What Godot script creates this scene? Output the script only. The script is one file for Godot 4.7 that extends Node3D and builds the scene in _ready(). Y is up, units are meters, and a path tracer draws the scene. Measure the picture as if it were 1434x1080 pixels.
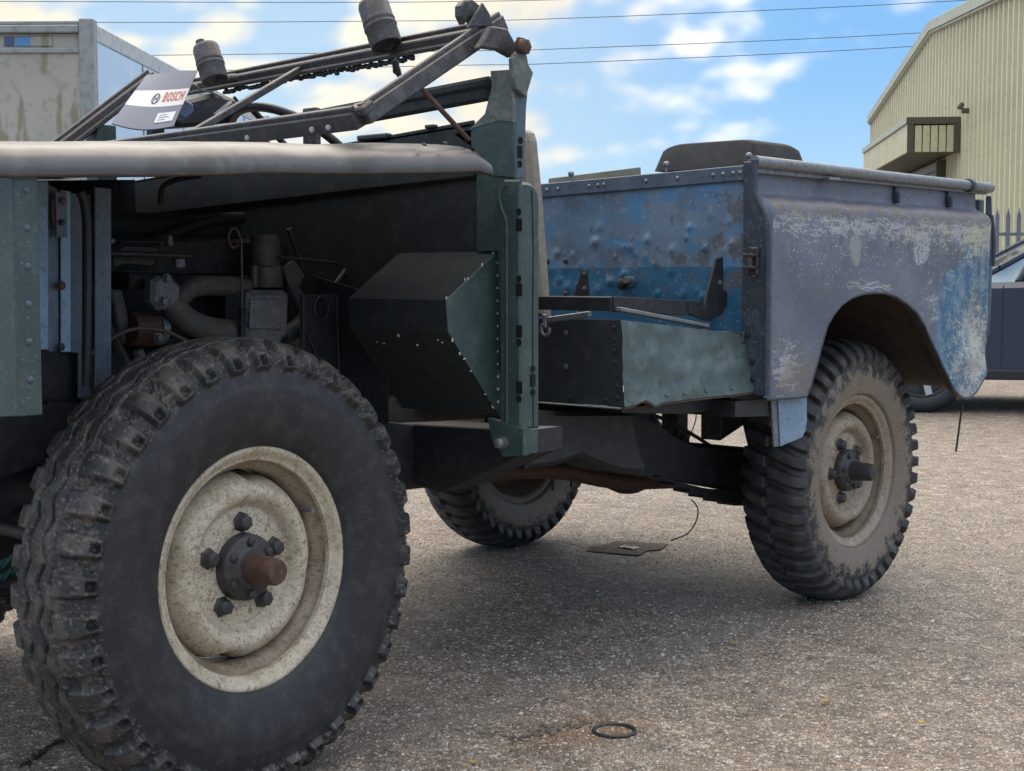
extends Node3D

# ------------------------------------------------------------------ mesh builder
class MB:
	var v := PackedVector3Array()
	var n := PackedVector3Array()
	var uv := PackedVector2Array()
	var col := PackedColorArray()
	var use_col := false

	func tri(a: Vector3, b: Vector3, c: Vector3, na: Vector3, nb: Vector3, nc: Vector3, ua = Vector2.ZERO, ub = Vector2.ZERO, uc = Vector2.ZERO) -> void:
		if (b - a).cross(c - a).dot(na + nb + nc) > 0.0:
			v.append(a); v.append(c); v.append(b)
			n.append(na); n.append(nc); n.append(nb)
			uv.append(ua); uv.append(uc); uv.append(ub)
		else:
			v.append(a); v.append(b); v.append(c)
			n.append(na); n.append(nb); n.append(nc)
			uv.append(ua); uv.append(ub); uv.append(uc)

	func flat(a: Vector3, b: Vector3, c: Vector3, hint: Vector3) -> void:
		var m := (b - a).cross(c - a)
		if m.length_squared() < 1e-16:
			return
		m = m.normalized()
		if m.dot(hint) < 0.0:
			m = -m
		tri(a, b, c, m, m, m)

	func quad(a: Vector3, b: Vector3, c: Vector3, d: Vector3, hint: Vector3) -> void:
		flat(a, b, c, hint)
		flat(a, c, d, hint)

	# chamfered box: centre, size, chamfer, orientation
	func box(c: Vector3, s: Vector3, e := 0.002, t := Basis.IDENTITY) -> void:
		var h := s * 0.5
		e = minf(e, minf(h.x, minf(h.y, h.z)) * 0.6)
		var p := {}
		for i in 8:
			var g := Vector3(1 if i & 1 else -1, 1 if i & 2 else -1, 1 if i & 4 else -1)
			for k in 3:
				var q := g * (h - Vector3(e, e, e))
				q[k] = g[k] * h[k]
				p[i * 3 + k] = c + t * q
		for k in 3:
			var ka := 1 << ((k + 1) % 3)
			var kb := 1 << ((k + 2) % 3)
			for sgn in 2:
				var o := (1 << k) * sgn
				var dir := Vector3.ZERO
				dir[k] = 1.0 if sgn else -1.0
				quad(p[o * 3 + k], p[(o | ka) * 3 + k], p[(o | ka | kb) * 3 + k], p[(o | kb) * 3 + k], t * dir)
			if e > 0.0:
				for i in 4:
					var o2 := (ka if i & 1 else 0) | (kb if i & 2 else 0)
					var k1 := (k + 1) % 3
					var k2 := (k + 2) % 3
					var d2 := Vector3.ZERO
					d2[k1] = 1.0 if i & 1 else -1.0
					d2[k2] = 1.0 if i & 2 else -1.0
					quad(p[o2 * 3 + k1], p[(o2 | (1 << k)) * 3 + k1], p[(o2 | (1 << k)) * 3 + k2], p[o2 * 3 + k2], t * d2)
		if e > 0.0:
			for i in 8:
				var g2 := Vector3(1 if i & 1 else -1, 1 if i & 2 else -1, 1 if i & 4 else -1)
				flat(p[i * 3], p[i * 3 + 1], p[i * 3 + 2], t * g2)

	# bar between two points with a rectangular section (w across 'side', h the other way)
	func bar(a: Vector3, b: Vector3, w: float, h: float, up := Vector3.UP, e := 0.002) -> void:
		var d := (b - a).normalized()
		var s := up.cross(d).normalized()
		var u := d.cross(s)
		box((a + b) * 0.5, Vector3(w, h, a.distance_to(b)), e, Basis(s, u, d))

	static func lay(p: Vector2, w: float, axis: String) -> Vector3:
		if axis == "z":
			return Vector3(p.x, p.y, w)
		if axis == "x":
			return Vector3(w, p.y, p.x)
		return Vector3(p.x, w, p.y)

	# polygon extruded along an axis; "z": (x, y), "x": (z, y), "y": (x, z)
	func prism(poly: Array, axis: String, a: float, b: float, e := 0.0015, skew := Vector3.ZERO) -> void:
		var pp := PackedVector2Array(poly)
		var area := 0.0
		for i in pp.size():
			area += pp[i].cross(pp[(i + 1) % pp.size()])
		if area < 0:
			pp.reverse()
		var k := pp.size()
		var inset := PackedVector2Array()
		for i in k:
			var d0 := (pp[i] - pp[(i + k - 1) % k]).normalized()
			var d1 := (pp[(i + 1) % k] - pp[i]).normalized()
			var n0 := Vector2(d0.y, -d0.x)
			var n1 := Vector2(d1.y, -d1.x)
			var m := n0 + n1
			m = m / maxf(m.dot(n0), 0.3)
			inset.append(pp[i] - m * e)
		var lo := minf(a, b)
		var hi := maxf(a, b)
		e = minf(e, (hi - lo) * 0.3)
		var rings := [[inset, lo, 0.0], [pp, lo + e, 0.0], [pp, hi - e, 1.0], [inset, hi, 1.0]]
		var w := Vector3.ZERO
		w = lay(Vector2.ZERO, 1.0, axis)
		for r in 3:
			for i in k:
				var j := (i + 1) % k
				var d := pp[j] - pp[i]
				var hint := lay(Vector2(d.y, -d.x), 0.0, axis) + w * (r - 1) * d.length() * 0.3
				quad(lay(rings[r][0][i], rings[r][1], axis) + skew * rings[r][2], lay(rings[r][0][j], rings[r][1], axis) + skew * rings[r][2], lay(rings[r + 1][0][j], rings[r + 1][1], axis) + skew * rings[r + 1][2], lay(rings[r + 1][0][i], rings[r + 1][1], axis) + skew * rings[r + 1][2], hint)
		var ix := Geometry2D.triangulate_polygon(inset)
		for q in range(0, ix.size(), 3):
			flat(lay(inset[ix[q]], lo, axis), lay(inset[ix[q + 1]], lo, axis), lay(inset[ix[q + 2]], lo, axis), -w)
			flat(lay(inset[ix[q]], hi, axis) + skew, lay(inset[ix[q + 1]], hi, axis) + skew, lay(inset[ix[q + 2]], hi, axis) + skew, w)

	# round tube along points; radius one number or an array
	func tube(pts: Array, r, seg := 10, caps := true) -> void:
		var k := pts.size()
		var frame := Vector3.ZERO
		var rings := []
		for i in k:
			var d: Vector3 = (pts[mini(i + 1, k - 1)] - pts[maxi(i - 1, 0)]).normalized()
			if i == 0:
				frame = d.cross(Vector3.UP if absf(d.y) < 0.9 else Vector3.RIGHT).normalized()
			else:
				frame = (frame - d * frame.dot(d)).normalized()
			var o := d.cross(frame)
			var rr: float = r[i] if r is Array else r
			var ring := []
			for s in seg:
				var t := TAU * s / seg
				ring.append([pts[i] + (frame * cos(t) + o * sin(t)) * rr, frame * cos(t) + o * sin(t)])
			rings.append(ring)
			if caps and (i == 0 or i == k - 1):
				for s in range(1, seg - 1):
					flat(ring[0][0], ring[s][0], ring[s + 1][0], -d if i == 0 else d)
		for i in k - 1:
			for s in seg:
				var a = rings[i][s]
				var b = rings[i][(s + 1) % seg]
				var c = rings[i + 1][(s + 1) % seg]
				var d = rings[i + 1][s]
				tri(a[0], b[0], c[0], a[1], b[1], c[1])
				tri(a[0], c[0], d[0], a[1], c[1], d[1])

	# profile of (radius, height) turned round the z axis of xf; crease angles stay sharp
	func lathe(prof: Array, xf: Transform3D, seg := 32, wob = null) -> void:
		var k := prof.size()
		var seg_n := []
		for i in k - 1:
			var d: Vector2 = prof[i + 1] - prof[i]
			seg_n.append(Vector2(-d.y, d.x).normalized())
		for i in k - 1:
			var n0: Vector2 = seg_n[i]
			var n1: Vector2 = seg_n[i]
			if i > 0 and seg_n[i - 1].dot(n0) > 0.55:
				n0 = (n0 + seg_n[i - 1]).normalized()
			if i < k - 2 and seg_n[i + 1].dot(n1) > 0.55:
				n1 = (n1 + seg_n[i + 1]).normalized()
			for s in seg:
				var t0 := TAU * s / seg
				var t1 := TAU * (s + 1) / seg
				var q := []
				for e in [[i, t0, n0], [i, t1, n0], [i + 1, t1, n1], [i + 1, t0, n1]]:
					var p: Vector2 = prof[e[0]]
					if wob != null:
						p = wob.call(p, e[1])
					q.append([xf * Vector3(cos(e[1]) * p.x, sin(e[1]) * p.x, p.y), xf.basis * Vector3(cos(e[1]) * e[2].x, sin(e[1]) * e[2].x, e[2].y)])
				tri(q[0][0], q[1][0], q[2][0], q[0][1], q[1][1], q[2][1])
				tri(q[0][0], q[2][0], q[3][0], q[0][1], q[2][1], q[3][1])

	# grid of points [row][column] with smooth normals; optional uv and colour rows; hint: which side is out
	func grid(pts: Array, hint: Vector3, uvs: Array = [], cols: Array = []) -> void:
		var rn := pts.size()
		var cn: int = pts[0].size()
		var nn := []
		var vote := 0.0
		for i in range(0, rn - 1, maxi(1, rn / 8)):
			for j in range(0, cn - 1, maxi(1, cn / 8)):
				vote += (pts[i][j + 1] - pts[i][j]).cross(pts[i + 1][j] - pts[i][j]).dot(hint)
		for i in rn:
			var row := []
			for j in cn:
				var du: Vector3 = pts[i][mini(j + 1, cn - 1)] - pts[i][maxi(j - 1, 0)]
				var dv: Vector3 = pts[mini(i + 1, rn - 1)][j] - pts[maxi(i - 1, 0)][j]
				var m := du.cross(dv).normalized()
				if vote < 0.0:
					m = -m
				row.append(m)
			nn.append(row)
		for i in rn - 1:
			for j in cn - 1:
				var id := [[i, j], [i, j + 1], [i + 1, j + 1], [i + 1, j]]
				for t in [[0, 1, 2], [0, 2, 3]]:
					var a = id[t[0]]
					var b = id[t[1]]
					var c = id[t[2]]
					var ua := Vector2.ZERO
					var ub := Vector2.ZERO
					var uc := Vector2.ZERO
					if uvs:
						ua = uvs[a[0]][a[1]]; ub = uvs[b[0]][b[1]]; uc = uvs[c[0]][c[1]]
					var before := v.size()
					tri(pts[a[0]][a[1]], pts[b[0]][b[1]], pts[c[0]][c[1]], nn[a[0]][a[1]], nn[b[0]][b[1]], nn[c[0]][c[1]], ua, ub, uc)
					if cols:
						use_col = true
						col.append(cols[a[0]][a[1]])
						if v[before + 1] == pts[b[0]][b[1]]:
							col.append(cols[b[0]][b[1]]); col.append(cols[c[0]][c[1]])
						else:
							col.append(cols[c[0]][c[1]]); col.append(cols[b[0]][b[1]])

	func ball(c: Vector3, r: Vector3, seg := 10, rings := 6, t := Basis.IDENTITY) -> void:
		for i in rings:
			for j in seg:
				var q := []
				for e in [[i, j], [i + 1, j], [i + 1, j + 1], [i, j + 1]]:
					var la: float = PI * e[0] / rings - PI / 2
					var lo: float = TAU * e[1] / seg
					var d := Vector3(cos(la) * cos(lo), sin(la), cos(la) * sin(lo))
					q.append([c + t * (d * r), t * (d / r).normalized()])
				tri(q[0][0], q[1][0], q[2][0], q[0][1], q[1][1], q[2][1])
				tri(q[0][0], q[2][0], q[3][0], q[0][1], q[2][1], q[3][1])

	func mesh() -> ArrayMesh:
		var a := []
		a.resize(Mesh.ARRAY_MAX)
		a[Mesh.ARRAY_VERTEX] = v
		a[Mesh.ARRAY_NORMAL] = n
		a[Mesh.ARRAY_TEX_UV] = uv
		if use_col:
			a[Mesh.ARRAY_COLOR] = col
		var m := ArrayMesh.new()
		m.add_surface_from_arrays(Mesh.PRIMITIVE_TRIANGLES, a)
		return m

# ------------------------------------------------------------------ scene helpers
var M := {}
var rng := RandomNumberGenerator.new()

func part(called: String, mb: MB, m: Material, parent: Node = self) -> MeshInstance3D:
	var o := MeshInstance3D.new()
	o.name = called
	o.mesh = mb.mesh()
	o.material_override = m
	parent.add_child(o, true)
	return o

func node(called: String, parent: Node = self, at := Vector3.ZERO, turn := 0.0) -> Node3D:
	var o := Node3D.new()
	o.name = called
	parent.add_child(o, true)
	o.position = at
	o.rotation.y = turn
	return o

func tag(o: Node, label: String, category := "", group := "", kind := "") -> Node:
	if label:
		o.set_meta("label", label)
	if category:
		o.set_meta("category", category)
	if group:
		o.set_meta("group", group)
	if kind:
		o.set_meta("kind", kind)
	return o

func arc(c: Vector3, a: Vector3, b: Vector3, from: float, to: float, k: int) -> Array:
	var out := []
	for i in k + 1:
		var t := lerpf(from, to, float(i) / k)
		out.append(c + a * cos(t) + b * sin(t))
	return out

func smooth_path(pts: Array, k := 6) -> Array:
	var cv := Curve3D.new()
	for i in pts.size():
		var d: Vector3 = (pts[mini(i + 1, pts.size() - 1)] - pts[maxi(i - 1, 0)]) / 6.0
		cv.add_point(pts[i], -d, d)
	var out := []
	for i in (pts.size() - 1) * k + 1:
		out.append(cv.sample(mini(i / k, pts.size() - 2), float(i) / k - mini(i / k, pts.size() - 2)))
	return out

func bolt(at: Vector3, r: float, h: float, dir: Vector3, m: Material, parent: Node, called := "bolt") -> MeshInstance3D:
	var b := MB.new()
	var z := dir.normalized()
	var x := z.cross(Vector3.UP if absf(z.y) < 0.9 else Vector3.RIGHT).normalized()
	b.lathe([Vector2(r * 1.3, 0.0), Vector2(r * 1.3, h * 0.18), Vector2(r, h * 0.2), Vector2(r, h * 0.85), Vector2(r * 0.8, h), Vector2(0, h)], Transform3D(Basis(x, z.cross(x), z), at), 6)
	return part(called, b, m, parent)

func rivets(called: String, pts: Array, r: float, dir: Vector3, m: Material, parent: Node) -> MeshInstance3D:
	var b := MB.new()
	var z := dir.normalized()
	var x := z.cross(Vector3.UP if absf(z.y) < 0.9 else Vector3.RIGHT).normalized()
	for p in pts:
		b.lathe([Vector2(r, 0), Vector2(r * 0.8, r * 0.45), Vector2(r * 0.4, r * 0.65), Vector2(0, r * 0.7)], Transform3D(Basis(x, z.cross(x), z), p), 8)
	var o := part(called, b, m, parent)
	o.set_meta("kind", "stuff")
	return o

func lin(r: float, g: float, b: float) -> Color:
	return Color(r, g, b).linear_to_srgb()

# ------------------------------------------------------------------ materials
func noise_bytes(size: int, cycles: float, seed_: int, kind := "fbm", oct := 4) -> PackedByteArray:
	var f := FastNoiseLite.new()
	f.seed = seed_
	f.frequency = cycles / size
	f.fractal_octaves = oct
	if kind == "cell":
		f.noise_type = FastNoiseLite.TYPE_CELLULAR
		f.cellular_return_type = FastNoiseLite.RETURN_CELL_VALUE
		f.fractal_type = FastNoiseLite.FRACTAL_NONE
	elif kind == "dist":
		f.noise_type = FastNoiseLite.TYPE_CELLULAR
		f.cellular_return_type = FastNoiseLite.RETURN_DISTANCE2_SUB
		f.fractal_type = FastNoiseLite.FRACTAL_NONE
	else:
		f.noise_type = FastNoiseLite.TYPE_SIMPLEX_SMOOTH
		f.fractal_type = FastNoiseLite.FRACTAL_RIDGED if kind == "ridge" else FastNoiseLite.FRACTAL_FBM
	var im := f.get_seamless_image(size, size)
	im.convert(Image.FORMAT_L8)
	return im.get_data()

# base and layer colours are linear; a layer is [kind, cycles across the tile, low, high, colour, strength]
func wear_tex(base: Color, layers: Array, size := 512, seed_ := 1) -> ImageTexture:
	var k := size * size
	var r := PackedFloat32Array(); r.resize(k)
	var g := PackedFloat32Array(); g.resize(k)
	var b := PackedFloat32Array(); b.resize(k)
	var bs := base.linear_to_srgb()
	r.fill(bs.r * 255.0); g.fill(bs.g * 255.0); b.fill(bs.b * 255.0)
	for l in layers.size():
		var L = layers[l]
		var nb := noise_bytes(size, L[1], seed_ * 17 + l * 5 + 3, L[0])
		var c: Color = L[4].linear_to_srgb()
		var table := PackedFloat32Array()
		for i in 256:
			table.append(smoothstep(L[2], L[3], i / 255.0) * L[5])
		var cr := c.r * 255.0
		var cg := c.g * 255.0
		var cb := c.b * 255.0
		for i in k:
			var t := table[nb[i]]
			if t > 0.0:
				r[i] += (cr - r[i]) * t
				g[i] += (cg - g[i]) * t
				b[i] += (cb - b[i]) * t
	var out := PackedByteArray()
	out.resize(k * 3)
	for i in k:
		out[i * 3] = int(r[i]); out[i * 3 + 1] = int(g[i]); out[i * 3 + 2] = int(b[i])
	return ImageTexture.create_from_image(Image.create_from_data(size, size, false, Image.FORMAT_RGB8, out))

func noise_tex(size: int, cycles: float, seed_: int, kind := "fbm", lo := 0.0, hi := 1.0) -> ImageTexture:
	var nb := noise_bytes(size, cycles, seed_, kind)
	for i in nb.size():
		nb[i] = int(lerpf(lo, hi, nb[i] / 255.0) * 255.0)
	return ImageTexture.create_from_image(Image.create_from_data(size, size, false, Image.FORMAT_L8, nb))

func normal_tex(size: int, cycles: float, seed_: int, strength: float, kind := "fbm") -> ImageTexture:
	var im := Image.create_from_data(size, size, false, Image.FORMAT_L8, noise_bytes(size, cycles, seed_, kind))
	im.convert(Image.FORMAT_RGBA8)
	im.bump_map_to_normal_map(strength)
	return ImageTexture.create_from_image(im)

func mat(base: Color, rough := 0.6, metal := 0.0) -> StandardMaterial3D:
	var m := StandardMaterial3D.new()
	m.albedo_color = base.linear_to_srgb()
	m.roughness = rough
	m.metallic = metal
	m.cull_mode = BaseMaterial3D.CULL_DISABLED
	return m

func wear(base: Color, layers: Array, tiles: float, rough := 0.6, metal := 0.0, bump := "", size := 512, seed_ := 1) -> StandardMaterial3D:
	var m := mat(Color(1, 1, 1), rough, metal)
	m.albedo_texture = wear_tex(base, layers, size, seed_)
	m.uv1_triplanar = true
	m.uv1_scale = Vector3(tiles, tiles, tiles)
	if bump:
		m.normal_enabled = true
		m.normal_texture = M[bump]
		m.normal_scale = {"bump_fine": 0.07, "bump_dent": 0.10, "bump_grit": 0.2}[bump]
	return m

func make_materials() -> void:
	M.bump_fine = normal_tex(512, 60, 5, 6.0)
	M.bump_dent = normal_tex(512, 7, 6, 10.0)
	M.bump_grit = normal_tex(512, 110, 7, 10.0)
	var dust := Color(0.16, 0.14, 0.115)
	var rust := Color(0.12, 0.05, 0.025)
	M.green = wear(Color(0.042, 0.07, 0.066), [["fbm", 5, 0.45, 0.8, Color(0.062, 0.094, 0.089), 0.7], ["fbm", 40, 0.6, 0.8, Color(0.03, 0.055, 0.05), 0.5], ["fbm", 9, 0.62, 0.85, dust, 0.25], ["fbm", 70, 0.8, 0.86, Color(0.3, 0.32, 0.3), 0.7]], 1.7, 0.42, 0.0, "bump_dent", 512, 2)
	M.green_dark_and_shade = wear(Color(0.017, 0.023, 0.025), [["fbm", 6, 0.4, 0.8, Color(0.026, 0.032, 0.033), 0.7], ["fbm", 60, 0.68, 0.8, Color(0.075, 0.065, 0.055), 0.5], ["fbm", 8, 0.6, 0.9, Color(0.06, 0.048, 0.038), 0.5]], 2.0, 0.85, 0.0, "bump_fine", 512, 3)  # dark green paint; its darkness also stands in for shade on dash and vent panel
	M.green_grey = wear(Color(0.12, 0.135, 0.118), [["fbm", 7, 0.4, 0.75, Color(0.2, 0.195, 0.165), 0.8], ["fbm", 24, 0.6, 0.8, Color(0.06, 0.08, 0.07), 0.7]], 3.0, 0.55, 0.0, "bump_fine", 512, 33)
	M.black = wear(Color(0.014, 0.015, 0.018), [["fbm", 8, 0.45, 0.85, Color(0.035, 0.033, 0.034), 0.7], ["fbm", 50, 0.7, 0.82, Color(0.08, 0.065, 0.05), 0.5], ["ridge", 12, 0.82, 0.95, rust, 0.4]], 2.5, 0.55, 0.0, "bump_fine", 512, 4)
	M.frame = wear(Color(0.055, 0.05, 0.05), [["fbm", 10, 0.4, 0.75, Color(0.12, 0.11, 0.11), 0.7], ["fbm", 40, 0.62, 0.78, Color(0.2, 0.18, 0.165), 0.5], ["fbm", 18, 0.68, 0.85, Color(0.09, 0.05, 0.035), 0.6]], 2.5, 0.5, 0.2, "bump_fine", 512, 5)
	M.wing = wear(Color(0.125, 0.118, 0.115), [["fbm", 4, 0.5, 0.8, Color(0.07, 0.062, 0.054), 0.8], ["fbm", 14, 0.62, 0.8, Color(0.17, 0.165, 0.165), 0.6], ["fbm", 60, 0.74, 0.82, Color(0.09, 0.08, 0.07), 0.5]], 0.9, 0.36, 0.3, "bump_dent", 512, 6)
	M.slate = wear(Color(0.075, 0.1, 0.135), [["fbm", 6, 0.45, 0.8, Color(0.11, 0.135, 0.17), 0.7], ["fbm", 30, 0.68, 0.82, Color(0.035, 0.045, 0.06), 0.6], ["fbm", 12, 0.7, 0.85, dust, 0.4]], 2.0, 0.45, 0.0, "bump_dent", 512, 7)
	M.pale_blue = wear(Color(0.17, 0.27, 0.37), [["fbm", 5, 0.45, 0.8, Color(0.23, 0.33, 0.42), 0.7], ["fbm", 30, 0.66, 0.8, Color(0.1, 0.13, 0.16), 0.6], ["fbm", 50, 0.78, 0.86, Color(0.4, 0.42, 0.42), 0.7]], 2.0, 0.42, 0.0, "bump_dent", 512, 8)
	M.tub_dark = wear(Color(0.035, 0.043, 0.058), [["fbm", 8, 0.45, 0.8, Color(0.06, 0.075, 0.095), 0.7], ["fbm", 30, 0.7, 0.8, Color(0.2, 0.22, 0.24), 0.6], ["fbm", 14, 0.7, 0.85, Color(0.07, 0.055, 0.045), 0.5]], 2.5, 0.45, 0.0, "bump_fine", 512, 9)
	M.galv = wear(Color(0.2, 0.205, 0.21), [["cell", 30, 0.3, 0.9, Color(0.28, 0.285, 0.29), 0.6], ["fbm", 8, 0.5, 0.8, Color(0.1, 0.1, 0.1), 0.6], ["fbm", 40, 0.7, 0.8, Color(0.07, 0.06, 0.05), 0.5]], 3.0, 0.42, 0.5, "bump_fine", 512, 10)
	M.seat_side = wear(Color(0.075, 0.105, 0.1), [["fbm", 5, 0.4, 0.8, Color(0.13, 0.165, 0.16), 0.8], ["fbm", 22, 0.62, 0.8, Color(0.05, 0.07, 0.066), 0.6], ["ridge", 9, 0.86, 0.96, Color(0.26, 0.28, 0.27), 0.6]], 2.0, 0.4, 0.1, "bump_dent", 512, 11)
	M.cream = wear(Color(0.56, 0.485, 0.36), [["fbm", 5, 0.5, 0.85, Color(0.37, 0.29, 0.19), 0.7], ["fbm", 26, 0.6, 0.8, Color(0.2, 0.14, 0.09), 0.6], ["fbm", 70, 0.7, 0.8, Color(0.07, 0.045, 0.03), 0.85], ["fbm", 14, 0.7, 0.84, Color(0.15, 0.085, 0.045), 0.7]], 2.6, 0.42, 0.0, "bump_fine", 512, 12)
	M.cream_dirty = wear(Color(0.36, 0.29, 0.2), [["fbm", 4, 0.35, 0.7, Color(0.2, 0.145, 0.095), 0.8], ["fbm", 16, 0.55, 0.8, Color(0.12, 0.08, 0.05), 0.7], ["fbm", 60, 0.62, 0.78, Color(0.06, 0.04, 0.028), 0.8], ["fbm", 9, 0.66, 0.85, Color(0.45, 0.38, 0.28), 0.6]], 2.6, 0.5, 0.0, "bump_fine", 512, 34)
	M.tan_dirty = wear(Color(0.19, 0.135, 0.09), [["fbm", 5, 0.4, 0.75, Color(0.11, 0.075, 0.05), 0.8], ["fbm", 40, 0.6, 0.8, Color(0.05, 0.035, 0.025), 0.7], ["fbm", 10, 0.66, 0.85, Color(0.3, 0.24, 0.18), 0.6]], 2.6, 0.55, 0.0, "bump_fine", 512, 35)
	M.tan = wear(Color(0.31, 0.24, 0.17), [["fbm", 5, 0.4, 0.8, Color(0.42, 0.36, 0.28), 0.7], ["fbm", 22, 0.6, 0.8, Color(0.12, 0.075, 0.045), 0.7], ["fbm", 60, 0.7, 0.8, Color(0.06, 0.04, 0.03), 0.7]], 2.6, 0.5, 0.0, "bump_fine", 512, 13)
	M.steel = wear(Color(0.045, 0.043, 0.043), [["fbm", 9, 0.4, 0.8, Color(0.085, 0.075, 0.068), 0.7], ["fbm", 40, 0.65, 0.8, Color(0.11, 0.07, 0.045), 0.6]], 4.0, 0.5, 0.3, "bump_fine", 512, 14)
	M.rusty = wear(Color(0.09, 0.045, 0.03), [["fbm", 9, 0.4, 0.8, Color(0.15, 0.085, 0.06), 0.8], ["fbm", 50, 0.6, 0.8, Color(0.05, 0.03, 0.025), 0.7]], 5.0, 0.6, 0.2, "bump_grit", 512, 15)
	M.iron = wear(Color(0.13, 0.115, 0.1), [["fbm", 7, 0.4, 0.8, Color(0.2, 0.17, 0.14), 0.7], ["fbm", 30, 0.6, 0.8, Color(0.1, 0.06, 0.035), 0.7], ["fbm", 60, 0.66, 0.8, Color(0.04, 0.035, 0.03), 0.6]], 4.0, 0.6, 0.2, "bump_grit", 512, 16)
	M.alloy = wear(Color(0.2, 0.2, 0.2), [["fbm", 7, 0.4, 0.8, Color(0.3, 0.3, 0.295), 0.6], ["fbm", 30, 0.62, 0.8, Color(0.07, 0.065, 0.06), 0.7]], 4.0, 0.5, 0.4, "bump_grit", 512, 17)
	M.liner = wear(Color(0.03, 0.024, 0.02), [["fbm", 7, 0.4, 0.75, Color(0.065, 0.045, 0.034), 0.8], ["fbm", 40, 0.62, 0.8, Color(0.11, 0.065, 0.04), 0.7], ["fbm", 90, 0.72, 0.8, Color(0.16, 0.13, 0.1), 0.6]], 2.0, 0.8, 0.0, "bump_grit", 512, 18)
	M.vinyl = wear(Color(0.03, 0.029, 0.031), [["fbm", 8, 0.45, 0.8, Color(0.05, 0.047, 0.047), 0.7]], 2.0, 0.85, 0.0, "bump_fine", 256, 19)
	M.plastic_grey = mat(Color(0.12, 0.115, 0.115), 0.45)
	M.rubber = mat(Color(1, 1, 1), 0.55)
	M.rubber.vertex_color_use_as_albedo = true
	M.rubber.normal_enabled = true
	M.rubber.normal_texture = M.bump_grit
	M.rubber.normal_scale = 0.15
	M.rubber.uv1_triplanar = true
	M.rubber.uv1_scale = Vector3(3, 3, 3)
	M.void = mat(Color(0.004, 0.004, 0.004), 1.0)
	M.hose = mat(Color(0.018, 0.018, 0.019), 0.5)
	M.cable = mat(Color(0.04, 0.038, 0.036), 0.5)
	M.copper = mat(Color(0.13, 0.08, 0.06), 0.5, 0.3)
	M.chalk = wear(Color(0.55, 0.55, 0.53), [["fbm", 30, 0.5, 0.8, Color(0.3, 0.3, 0.3), 0.6]], 6.0, 0.6, 0.0, "", 256, 20)
	M.tub_panel = wear(Color(0.085, 0.14, 0.2), [["fbm", 4, 0.45, 0.8, Color(0.11, 0.2, 0.3), 0.7]], 1.0, 0.4, 0.0, "bump_fine", 256, 21)

# picture of paint on a flat panel; fn(u in metres, v in metres) gives the linear colour
func panel_tex(w: float, h: float, px: int, fn: Callable) -> ImageTexture:
	var iw := px
	var ih := int(px * h / w)
	var data := PackedByteArray()
	data.resize(iw * ih * 3)
	var at := 0
	for j in ih:
		var y := (1.0 - (j + 0.5) / ih) * h
		for i in iw:
			var c: Color = fn.call((i + 0.5) / iw * w, y)
			c = c.linear_to_srgb()
			data[at] = clampi(int(c.r * 255), 0, 255); data[at + 1] = clampi(int(c.g * 255), 0, 255); data[at + 2] = clampi(int(c.b * 255), 0, 255)
			at += 3
	return ImageTexture.create_from_image(Image.create_from_data(iw, ih, false, Image.FORMAT_RGB8, data))

func fnl(freq: float, seed_: int, oct := 4, ridged := false) -> FastNoiseLite:
	var f := FastNoiseLite.new()
	f.noise_type = FastNoiseLite.TYPE_SIMPLEX_SMOOTH
	f.seed = seed_
	f.frequency = freq
	f.fractal_octaves = oct
	f.fractal_type = FastNoiseLite.FRACTAL_RIDGED if ridged else FastNoiseLite.FRACTAL_FBM
	return f

# ------------------------------------------------------------------ wheels
func catmull(p: Array, k: int) -> Array:
	var out := []
	for i in p.size() - 1:
		for s in k:
			out.append(p[i].cubic_interpolate(p[i + 1], p[maxi(i - 1, 0)], p[mini(i + 2, p.size() - 1)], float(s) / k))
	out.append(p[p.size() - 1])
	return out

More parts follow.
